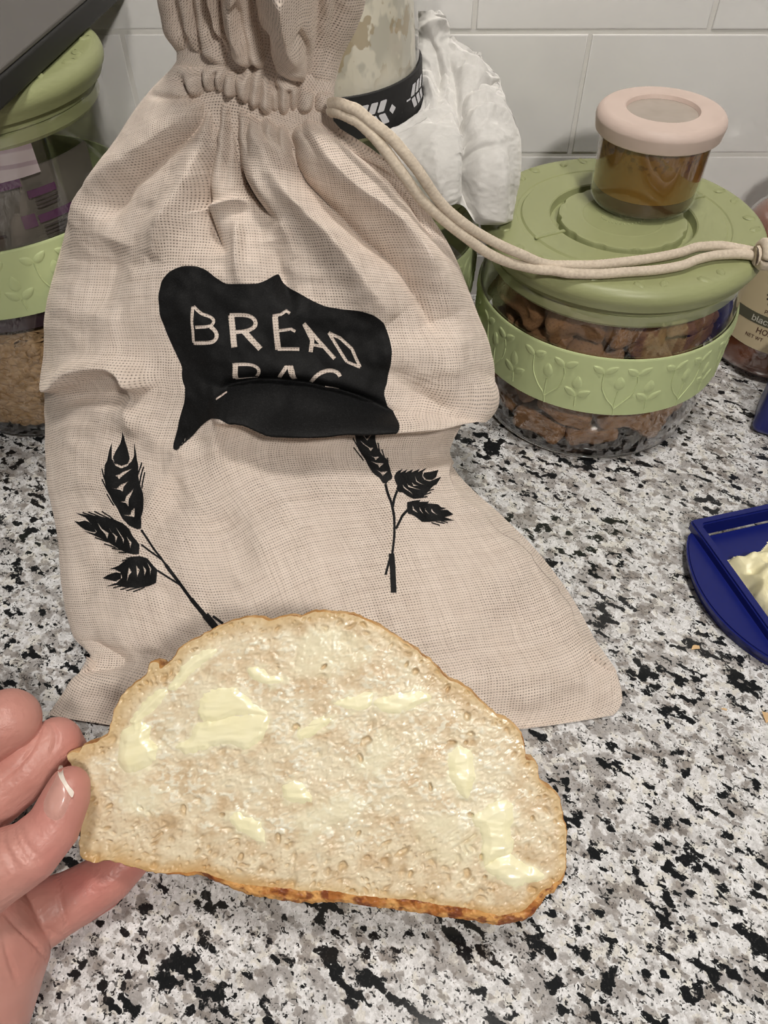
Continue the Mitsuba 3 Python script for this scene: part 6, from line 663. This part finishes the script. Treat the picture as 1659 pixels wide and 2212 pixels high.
# ------------------------------------------------------------------ small jar with a pink lid
px, py, pz, pr = .1538, .4485, JAR_TOP + .0006, .0305
pj = thing('small_jar', 'small glass jar of amber syrup with a pale pink lid, on the low green-lidded jar', 'jar')
c = (px, py, pz)
part(pj, 'glass_body', lathe([(0, .0002), (pr - .0075, .0002)] + arc(pr - .0068, .0070, .0068, -90, -8, 8) + [(pr + .0010, .040), (pr + .0030, .0430)], 96, c), 'glass', smooth=40)
part(pj, 'sediment', lathe([(0, .0014), (pr - .0078, .0014)] + arc(pr - .0068, .0070, .0056, -90, -8, 8) + [(pr - .0011, .0112), (0, .0112)], 80, c), 'sediment', smooth=40)
part(pj, 'syrup', lathe([(pr - .0011, .0113), (pr + .0004, .0392), (0, .0392)], 80, c), 'syrup', smooth=40)
RL = .0356
lidp = [(.0195, .0505), (.0202, .0526), (.0218, .0533), (RL - .0062, .0530)] + arc(RL - .0055, .0475, .0055, 85, 0, 8) + [(RL - .0010, .0413), (RL - .0018, .0406), (RL - .0045, .0412), (RL - .0045, .0470)]
pl = part(pj, 'lid', lathe(lidp, 96, c), 'pink_silicone', smooth=35, label='pale pink silicone lid ring')
part(pl, 'window', lathe([(0, .0504), (.0197, .0504), (.0197, .0490)], 64, c), 'frosted', smooth=35, label='grey translucent lid window')

# ------------------------------------------------------------------ honey jar at the right edge
hx, hy, hr = .2930, .4830, .0500
hj = thing('honey_jar', 'jar of dark amber honey with cream printed label at the right edge', 'jar')
c = (hx, hy, 0)
part(hj, 'honey', lathe([(0, .0012)] + arc(hr - .012, .0125, .0112, -90, 0, 8) + [(hr - .0008, .08), (hr - .002, .090)] + arc(hr - .0165, .090, .0145, 0, 70, 8) + [(.026, .1075), (0, .1075)], 96, c), 'honey', smooth=40)
part(hj, 'glass_body', lathe([(0, .0004)] + arc(hr - .012, .0124, .0120, -90, 0, 8) + [(hr, .09)] + arc(hr - .0165, .090, .0165, 0, 72, 8) + [(.028, .112), (.028, .120)], 96, c), 'glass', smooth=40)
part(hj, 'cap', lathe([(.0, .1345), (.0285, .1345)] + arc(.0285, .1325, .002, 90, 0, 4) + [(.0305, .1165), (.029, .1160)], 72, c), 'label_grey', smooth=35)
lr = hr + .0004
def hlabel(poly, lift, bsdf, name, parent):
    p, F = tri_poly(poly, .004)
    th = -math.pi / 2 - .63 + p[:, 0] / lr; r = lr + lift
    return part(parent, name, tm(np.stack([hx + r * np.cos(th), hy + r * np.sin(th), p[:, 1]], -1), F), bsdf, smooth=True)
def wave(pts): return Polygon(pts)
lab_poly = Polygon([(x, .026 + .0030 * (x / .042) ** 2) for x in np.linspace(-.042, .042, 15)] + [(.044, .09), (-.044, .09)])
lab = hlabel(lab_poly, 0, 'label_paper', 'label', hj)
hlabel(Polygon([(-.030, .0445), (.034, .0445), (.034, .0520), (-.0285, .0520)]), .0003, 'label_grey', 'label_bar', lab)
def text_poly(t, h, x, y, rot=0.0, bold=True, center=False):
    m = meshkit.text_mesh(t, h, .001, bold)
    v, f = np.array(m.vertices), np.array(m.faces)
    keep = [k for k in range(len(f)) if (v[f[k], 2] > .0009).all()]
    g = unary_union([Polygon(v[f[k], :2]).buffer(1e-6) for k in keep])
    from shapely import affinity
    if center: g = affinity.translate(g, -g.centroid.x, -h / 2)
    return affinity.translate(affinity.rotate(g, rot, origin=(0, 0)), x, y)
cxl, czl, rl = .0020, .0690, .0112
for ch, deg in zip('SAVANNAH', (222, 203, 184, 165, 146, 127, 108, 89)):
    a = math.radians(deg)
    hlabel(text_poly(ch, .0042, cxl + rl * math.cos(a), czl + rl * math.sin(a), deg - 90, True, True), .0003, 'label_ink', 'letter', lab)
hlabel(text_poly('PURE', .0026, -.0085, .0538), .0003, 'label_brown', 'lettering', lab)
hlabel(text_poly('black', .0042, -.0150, .0461), .0006, 'label_white', 'lettering', lab)
hlabel(text_poly('HONEY', .0040, -.0090, .0385), .0003, 'label_brown', 'lettering', lab)
hlabel(text_poly('NET WT', .0024, -.0150, .0335), .0003, 'label_brown', 'lettering', lab)

# ------------------------------------------------------------------ blue butter dish and its cover
dd = thing('butter_dish', 'navy blue plastic butter dish with a rounded end, on the worktop at the right edge', 'dish')
A0 = np.array([.1806, .2928]); ang = math.radians(15)
def to_dish(m, z=0.0):
    R = trimesh.transformations.rotation_matrix(ang, [0, 0, 1]); R[:3, 3] = [A0[0], A0[1], z]
    return m.apply_transform(R)
DW, DL = .094, .150
def cs(pts): return m3.CrossSection([pts])
hn = [(-.020 * math.sin(math.pi * k / 24) ** .62, -DW * k / 24) for k in range(25)]
hn2 = [(DL + .020 * math.sin(math.pi * k / 24) ** .62, -DW * (1 - k / 24)) for k in range(25)]
outer = cs(hn + hn2)
def slab(c_, z0, z1): return m3.Manifold.extrude(c_, z1 - z0).translate([0, 0, z0])
levels = [(outer.offset(-.0030, m3.JoinType.Round), .0004, .0050), (outer.offset(-.0014, m3.JoinType.Round), .0050, .0074), (outer, .0074, .0095), (outer.offset(-.0010, m3.JoinType.Round), .0095, .0104)]
body = m3.Manifold()
for c_, z0, z1 in levels: body = body + slab(c_, z0, z1)
rim_o = cs([(-.0012, .0012), (-.0012, -DW - .0012), (DL, -DW - .0012), (DL, .0012)]).offset(.0015, m3.JoinType.Round)
rim_i = cs([(.0040, -.0035), (.0040, -DW + .0035), (DL - .004, -DW + .0035), (DL - .004, -.0035)]).offset(.0015, m3.JoinType.Round)
rim = (slab(rim_o, .0100, .0148) + slab(rim_o.offset(-.0008, m3.JoinType.Round), .0148, .0160))
fix = lambda c_: c_
body = (body + rim) - slab(rim_i, .0040, .03) - slab(rim_i.offset(.0008, m3.JoinType.Round), .0148, .03)
scene[dd] = ply(to_dish(man_tm(body)), 'navy_plastic', smooth=35)
# butter
bt = thing('butter', 'lump of soft pale butter with knife marks in the blue dish', 'butter')
nb = 90
bx, by = np.meshgrid(np.linspace(.0035, .120, nb), np.linspace(-.082, -.016, nb), indexing='ij')
P0 = np.stack([bx * 1000, by * 1000, bx * 0], -1)
ed = np.minimum.reduce([(bx - .0042 - .008 * (meshkit.noise(P0 / 11, 5) - .2)) / .004, (.118 - bx) / .004, (-.020 - by - .012 * (meshkit.noise(P0 / 9 + 40, 6) - .3)) / .004, (by + .079) / .004])
d_, which = np.zeros_like(bx), None
rbm = np.random.default_rng(9)
sites = np.c_[rbm.uniform(.003, .12, 60), rbm.uniform(-.084, -.014, 60)]; tl = rbm.uniform(-1, 1, (60, 2)); hh = rbm.uniform(.006, .017, 60)
D = np.hypot(bx[..., None] - sites[:, 0], by[..., None] - sites[:, 1]); w_ = np.exp(-(D / .0055) ** 2) + 1e-9
hgt = ((hh + tl[:, 0] * (bx[..., None] - sites[:, 0]) * .8 + tl[:, 1] * (by[..., None] - sites[:, 1]) * .8) * w_).sum(-1) / w_.sum(-1)
hgt += (meshkit.fbm(P0 / 5, 3, 7) - .5) * .004
top = .0042 + np.clip(hgt, .003, .02) * np.clip(ed, 0, 1) ** .5
Vb = np.stack([bx, by, np.where(ed <= 0, .0042, top)], -1)
fcs = grid_faces(nb, nb)
ok = (ed.reshape(-1)[fcs] > -.4).any(1)
scene[bt] = ply(to_dish(tm(Vb.reshape(-1, 3), fcs[ok])), 'butter', smooth=50)
# cover
cv = thing('butter_dish_cover', 'navy blue rounded plastic cover standing behind the butter dish, cut off by the right edge', 'cover')
cm = rounded_box((.160, .040, .060), .006).translate([.080, .020, .030])
cm = cm - rounded_box((.154, .034, .060), .004).translate([.080, .020, .0265])
cm = man_tm(cm); cm.apply_transform(trimesh.transformations.rotation_matrix(math.radians(-28), [0, 0, 1])); cm.apply_translation([.2455, .3865, .0004])
scene[cv] = ply(cm, 'navy_plastic', smooth=40)

# crumbs
def crumb_thing(x, y, s, seed, label):
    r = np.random.default_rng(seed)
    m = trimesh.convex.convex_hull(r.normal(size=(16, 3)) * [1, .8, .55]); m.apply_scale(s / m.extents.max())
    m.apply_translation([x, y, -m.bounds[0, 2] + .0002])
    k = thing('bread_crumb', label, 'crumb'); scene[k] = ply(m, 'crumb_bit')
crumb_thing(.1645, .2187, .0050, 1, 'golden bread crumb on the granite below the blue butter dish')
crumb_thing(.1905, .1780, .0062, 2, 'flat pale bread crumb on the granite at the right edge')
crumb_thing(.1690, .1830, .0030, 3, 'tiny yellowish bread crumb on the granite left of the pale crumb')

# ------------------------------------------------------------------ slice of bread
bs = thing('bread_slice', 'thick half-moon slice of white bread spread with butter, held in the hand', 'bread slice')
OUT = rounded(BREAD_OUTLINE, 5)
ob = np.array(OUT.exterior.coords)
rng = np.random.default_rng(12)
# wavy outline
d = np.linspace(0, 1, 900, endpoint=False)
ring = np.array([OUT.exterior.interpolate(k, normalized=True).coords[0] for k in d])
nr = np.roll(ring, -1, 0) - np.roll(ring, 1, 0); nr = np.stack([nr[:, 1], -nr[:, 0]], -1); nr /= np.linalg.norm(nr, axis=1, keepdims=True)
if Polygon(ring).exterior.is_ccw is False: nr = -nr
wob = (meshkit.fbm(np.c_[ring / 2.2, d * 0], 3, seed=3) - .5) * 1.0
ring = ring + nr * wob[:, None]
bx_ = np.interp(ring[:, 0], [-60, -35, -15, 60, 88, 94], [0, 2.2, 5.2, 4.6, 2.5, 0])
low_ = np.clip((np.interp(ring[:, 0], [-90, -60, -35, 0, 40, 70, 90], [-33, -36, -38, -47, -52, -49, -40]) - ring[:, 1]) / 2, 0, 1)
inset = gaussian_filter1d(bx_ * low_ * (.75 + .5 * meshkit.fbm(np.c_[ring / 6, d * 0], 2, seed=5)), 5, mode='wrap')
ring = ring - nr * inset[:, None]
FACE = Polygon(ring).buffer(0)
RING0, INSET0 = ring.copy(), inset.copy()
FACE = max(getattr(FACE, 'geoms', [FACE]), key=lambda g: g.area)
pts, F = tri_poly(FACE, .36)
from scipy.spatial import cKDTree
bd = np.array(FACE.exterior.segmentize(.3).coords)
edge_d = cKDTree(bd).query(pts)[0]
BOT = np.array([p for p in bd if p[1] < np.interp(p[0], [-90, -60, -35, 0, 40, 70, 90], [-34, -36, -38, -48, -54, -50, -40])])
bot_d = cKDTree(BOT).query(pts)[0]
p3 = np.c_[pts, np.zeros(len(pts))]
def mfbm(sx, sy, o, seed): return meshkit.fbm(np.c_[pts[:, 0] / sx, pts[:, 1] / sy, pts[:, 0] * 0], o, seed)
minx, miny, maxx, maxy = FACE.bounds
low = np.clip((np.interp(pts[:, 0], [-90, -60, 0, 90], [-6, -14, -27, -18]) - pts[:, 1] + (mfbm(14, 14, 3, 31) - .5) * 22) / 8, 0, 1)
grease = np.clip((edge_d - 4.5 + (mfbm(8, 8, 3, 33) - .5) * 9) / 4, 0, 1) * (1 - .85 * low)
def cells(n, seed, warp, aniso):
    """open crumb: 0 in the middle of a bubble, 1 on the walls between bubbles"""
    r = np.random.default_rng(seed)
    st = np.c_[r.uniform(minx - 4, maxx + 4, n), r.uniform(miny - 4, maxy + 4, n)]
    w = np.c_[mfbm(warp * 3, warp * 3, 2, seed + 1), mfbm(warp * 3, warp * 3, 2, seed + 2)] - .5
    q = (pts + w * warp * 2.4) * [1, aniso]; st = st * [1, aniso]
    d_, i_ = cKDTree(st).query(q, k=2)
    return np.clip(d_[:, 0] / d_[:, 1], 0, 1), r.uniform(0, 1, n)[i_[:, 0]]
AREA = (maxx - minx + 8) * (maxy - miny + 8)
c1, k1 = cells(int(AREA / 1.5), 2, 1.2, 1.35)
c2, k2 = cells(int(AREA / 7.5), 5, 2.4, 1.25)
c3, k3 = cells(int(AREA / 40), 9, 5.0, 1.3)
open1 = np.clip((.62 - c1) * 2.2, 0, 1) * np.clip((k1 - .30) * 2, 0, 1)
open2 = np.clip((.66 - c2) * 2.0, 0, 1) * np.clip((k2 - .55) * 4, 0, 1)
open3 = np.clip((.58 - c3) * 1.9, 0, 1) * np.clip((k3 - .80) * 8, 0, 1)
dry = 1 - .72 * grease
h = (mfbm(9, 9, 3, 1) - .5) * 1.2 + (mfbm(1.3, .9, 3, 2) - .5) * .38 + (mfbm(5, 1.8, 3, 21) - .5) * .32 + (mfbm(.8, .7, 1, 23) - .5) * .16
hfinal = h - dry * (open1 * .55 + open2 * 1.15) - open3 * 1.7 * (1 - .35 * grease)
lump = np.clip((mfbm(1.7, 1.1, 3, 51) - .50) * 7, 0, 1) * grease
hfinal = hfinal + lump * .24
big = np.zeros(len(pts))
for x, y, rx, ry, an in HOLES:
    ca, sa = math.cos(an), math.sin(an); q = pts - (x, y)
    rr = np.hypot((q[:, 0] * ca + q[:, 1] * sa) / rx, (-q[:, 0] * sa + q[:, 1] * ca) / ry) + (mfbm(1.6, 1.6, 2, 91) - .5) * .8
    big = np.maximum(big, np.clip((1.15 - rr) * 2.2, 0, 1))
hfinal = hfinal * (1 - .6 * big) - big * 1.7
halo = np.zeros(len(pts))
for poly, th_, kind in BUTTER:
    g = Polygon(poly).buffer(0)
    dpoly = shapely.distance(g, shapely.points(pts)) - (mfbm(3, 2, 3, 95) - .5) * 5
    halo = np.maximum(halo, np.clip(1 - dpoly / (2.4 if not kind else 4.5), 0, 1) * (.8 if not kind else .62))
halo *= 1 - big
hfinal = hfinal * (1 - .55 * halo) + .35 * halo
hfinal *= np.clip(edge_d / 1.0, .25, 1)
tone = np.clip(.5 + (mfbm(6, 5, 4, 41) - .5) * 1.9 + (mfbm(1.1, .8, 2, 43) - .5) * .5, 0, 1)[:, None]
col = np.array([.640, .480, .295]) * (1 - tone) + np.array([.800, .690, .490]) * tone
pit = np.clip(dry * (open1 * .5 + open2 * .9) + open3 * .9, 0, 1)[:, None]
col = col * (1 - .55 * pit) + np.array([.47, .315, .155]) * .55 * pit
film = (grease * np.clip((mfbm(11, 7, 4, 61) - .40) * 3.5, 0, 1) * .60)[:, None]
col = col * (1 - film) + np.array([.84, .78, .585]) * film
wet = (lump * np.clip((mfbm(7, 5, 2, 63) - .35) * 4, 0, 1))[:, None]
col = col * (1 - .75 * wet) + np.array([.88, .85, .70]) * .75 * wet
hl = halo[:, None]
col = col * (1 - .8 * hl) + np.array([.85, .805, .575]) * .8 * hl
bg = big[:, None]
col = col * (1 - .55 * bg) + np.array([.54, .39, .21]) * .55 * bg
tw = np.interp(pts[:, 0], [-95, -70, -20, 40, 95], [5.5, 6.5, 4.0, 3.0, 3.6])
tan = np.clip(1.12 - edge_d / (tw * (.55 + .9 * mfbm(6, 6, 3, 71))), 0, 1)[:, None] ** .8
col = col * (1 - .62 * tan) + np.array([.60, .405, .170]) * .62 * tan
tb = np.clip(1 - bot_d / (2.4 + 3.0 * mfbm(7, 7, 3, 73)), 0, 1)[:, None] ** .7
col = col * (1 - .6 * tb) + np.array([.56, .31, .10]) * .6 * tb
col = np.clip(col * .83, 0, .9)
FR = np.array(BREAD_FRAME)
def bread_world(v): return (np.asarray(v) / 1000.0) @ FR[:3, :3].T + FR[:3, 3]
part(bs, 'crumb', tm(bread_world(np.c_[pts, hfinal]), F), 'crumb', smooth=True, color=col)
# crust: the rim, rounded to the back
ring = np.array(FACE.exterior.coords)[:-1]
nn = np.roll(ring, -1, 0) - np.roll(ring, 1, 0); nn = np.stack([nn[:, 1], -nn[:, 0]], -1); nn /= np.linalg.norm(nn, axis=1, keepdims=True) + 1e-9
if not FACE.exterior.is_ccw: nn = -nn
nn = gaussian_filter1d(nn, 6, axis=0, mode='wrap'); nn /= np.linalg.norm(nn, axis=1, keepdims=True) + 1e-9
tree = cKDTree(pts)
def interp_face(q):
    dd_, ii = tree.query(q, k=3); w = 1 / (dd_ + 1e-6); return (hfinal[ii] * w).sum(1) / w.sum(1)
full_ring = ring + 0
ins2 = np.interp(cKDTree(RING0).query(ring)[1], np.arange(len(RING0)), INSET0)
isbot = np.clip((cKDTree(BOT).query(ring)[0] < 2.5) * 1.0, 0, 1); isbot = gaussian_filter1d(isbot, 8, mode='wrap')
layers = []
prof_ = [(0, 0), (.25, -.35), (.5, -1.2), (.6, -3.5), (.6, -6.0), (.4, -8.5), (-.3, -11.5), (-1.8, -13.2), (-4, -13.8)]
for k, (o, zz) in enumerate(prof_):
    bump_ = (meshkit.fbm(np.c_[ring / 2.4, np.full(len(ring), zz / 2.4)], 3, 71) - .5) * (1.0 if 0 < k else 0)
    off = o + bump_ * (1 + .6 * isbot) + ins2 * math.sin(min(1, k / 3.0) * math.pi / 2)
    layers.append(np.c_[ring + nn * off[:, None], (interp_face(ring) if k == 0 else 0) + zz * np.ones(len(ring))])
L_ = np.array(layers); nk, nrn = L_.shape[:2]
fr_ = grid_faces(nk, nrn, wrap_v=True)
if FACE.exterior.is_ccw: fr_ = fr_[:, ::-1]
bidx = (gaussian_filter1d(ins2, 4, mode='wrap') > .35)
segs = fr_[:, 0] % nrn
sel = bidx[segs]
Vw = bread_world(L_.reshape(-1, 3))
part(bs, 'crust', tm(Vw, fr_[~sel]), 'crust', smooth=True, label='golden brown top crust')
part(bs, 'bottom_crust', tm(Vw, fr_[sel]), 'crust_dark', smooth=True, label='dark orange brown bottom crust')
# back face
bp_, bf_ = tri_poly(FACE.buffer(-3.6), 3.0)
part(bs, 'back_face', tm(bread_world(np.c_[bp_, np.full(len(bp_), -13.7)]), bf_[:, ::-1]), 'butter_film', smooth=True)
# butter
for poly, th, kind in BUTTER:
    if kind: continue      # only soaked in: coloured with the crumb
    g = Polygon(rounded(poly, 5).buffer(.7).exterior.coords)
    g = max(getattr(g, 'geoms', [g]), key=lambda q: q.area)
    q = np.array(g.exterior.segmentize(.35).coords)[:-1]
    q = q + (np.stack([meshkit.noise(np.c_[q / 1.3, q[:, :1] * 0], 5), meshkit.noise(np.c_[q / 1.3, q[:, :1] * 0], 6)], -1) - .5) * (1.0 if not kind else 2.0)
    g = Polygon(q).buffer(0); g = max(getattr(g, 'geoms', [g]), key=lambda s: s.area)
    if kind:
        holes = [Point(x, y).buffer(abs(rng.normal(.5, .3)) + .3) for x, y in np.c_[rng.uniform(g.bounds[0], g.bounds[2], 26), rng.uniform(g.bounds[1], g.bounds[3], 26)]]
        g = g.difference(unary_union(holes)); g = max(getattr(g, 'geoms', [g]), key=lambda s: s.area)
    bpts, bfc = tri_poly(g, .5)
    ed = cKDTree(np.array(g.exterior.segmentize(.25).coords)).query(bpts)[0]
    b3 = np.c_[bpts, bpts[:, :1] * 0]
    dome = np.clip(ed / (.9 + .9 * th), 0, 1) ** .75
    under = interp_face(bpts)
    lvl = gaussian = (meshkit.fbm(b3 / 9, 2, 81) - .5) * .6
    streaks = (meshkit.fbm(np.c_[bpts[:, 0] / 7, bpts[:, 1] / 1.5, bpts[:, 0] * 0], 2, 83) - .5) * .55
    z = under * (1 - dome * (.85 if not kind else .35)) + dome * (th * (.50 if not kind else .35) + lvl * (1 if not kind else .3) + streaks + .25) - .15 * (1 - dome)
    part(bs, 'butter_smear', tm(bread_world(np.c_[bpts, z]), bfc), 'butter_film' if kind else 'butter_smear', smooth=True, label=None)

# ------------------------------------------------------------------ the hand
hand = thing('person', 'left hand of a person pinching the bread slice between thumb and fingers', 'person')
def bones(js):
    out = []
    for a, b in zip(js[:-1], js[1:]):
        out.append(m3.Manifold.batch_hull([m3.Manifold.sphere(a[3], 40).translate(a[:3]), m3.Manifold.sphere(b[3], 40).translate(b[:3])]))
    return out
allb = []
for k in ('thumb', 'index', 'middle', 'ring', 'little', 'wrist'): allb += bones(HAND[k])
allb.append(m3.Manifold.batch_hull([m3.Manifold.sphere(j[3], 40).translate(j[:3]) for j in HAND['palm']]))
hm = m3.Manifold()
for b in allb: hm = hm + b
hm = man_tm(hm.refine_to_length(.0010))
hm.merge_vertices()
trimesh.smoothing.filter_taubin(hm, lamb=.5, nu=.52, iterations=70)
hv = np.array(hm.vertices)
hv = hv + hm.vertex_normals * ((meshkit.fbm(hv * 90, 2, 5) - .5) * .0006)[:, None]
for line in CREASES:
    rr = np.array(line); o = np.array([0, 0, .35])
    rr = spline(rr, 24)
    t = ray_hit(np.repeat(o[None], 24, 0), rr, hv, np.array(hm.faces))
    good = np.isfinite(t)
    if good.sum() < 2: continue
    cp = (o + rr * t[:, None])[good]
    dc, ic = cKDTree(cp).query(hv)
    fade = np.sin(np.pi * (ic + .5) / len(cp)) ** .5
    hv = hv - hm.vertex_normals * (np.exp(-(dc / .0009) ** 2) * .0009 * fade)[:, None]
hm.vertices = hv
scene[hand] = ply(hm, 'skin', smooth=True)
# thumb nail laid on the thumb
def on_thumb(rays, lift, bsdf, name):
    rr = np.array(rays); o = np.array([0, 0, .35]); tip = np.array(HAND['thumb'][4][:3])
    c_ = rr.mean(0); e1 = np.cross(c_, [0, 0, 1.0]); e1 /= np.linalg.norm(e1); e2 = np.cross(e1, c_); e2 /= np.linalg.norm(e2)
    s = np.linalg.norm(c_)
    pl2 = np.stack([(rr - c_) @ e1, (rr - c_) @ e2], -1) * 1000
    g = rounded(pl2, 4)
    p, F_ = tri_poly(g, 4.0)
    dirs = c_ + p[:, :1] / 1000 * e1 + p[:, 1:] / 1000 * e2
    near = np.linalg.norm(hv[np.array(hm.faces)].mean(1) - tip, axis=1) < .035
    t = ray_hit(np.repeat(o[None], len(p), 0), dirs, hv, np.array(hm.faces)[near])
    F_ = F_[np.isfinite(t)[F_].all(1)]
    t = np.where(np.isfinite(t), t, np.median(t[np.isfinite(t)]))
    dd_ = cKDTree(np.array(g.exterior.segmentize(1.0).coords)).query(p)[0]
    t = t - (lift * np.clip(dd_ / 6, .15, 1) if lift < .001 else lift)
    return part(hand, name, tm(o + dirs * t[:, None], F_[:, ::-1]), bsdf, smooth=True)
nl = on_thumb(NAIL[0], .0007, 'nail', 'thumbnail')
on_thumb(NAIL[1], .0011, 'nail_tip', 'thumbnail__white_edge')
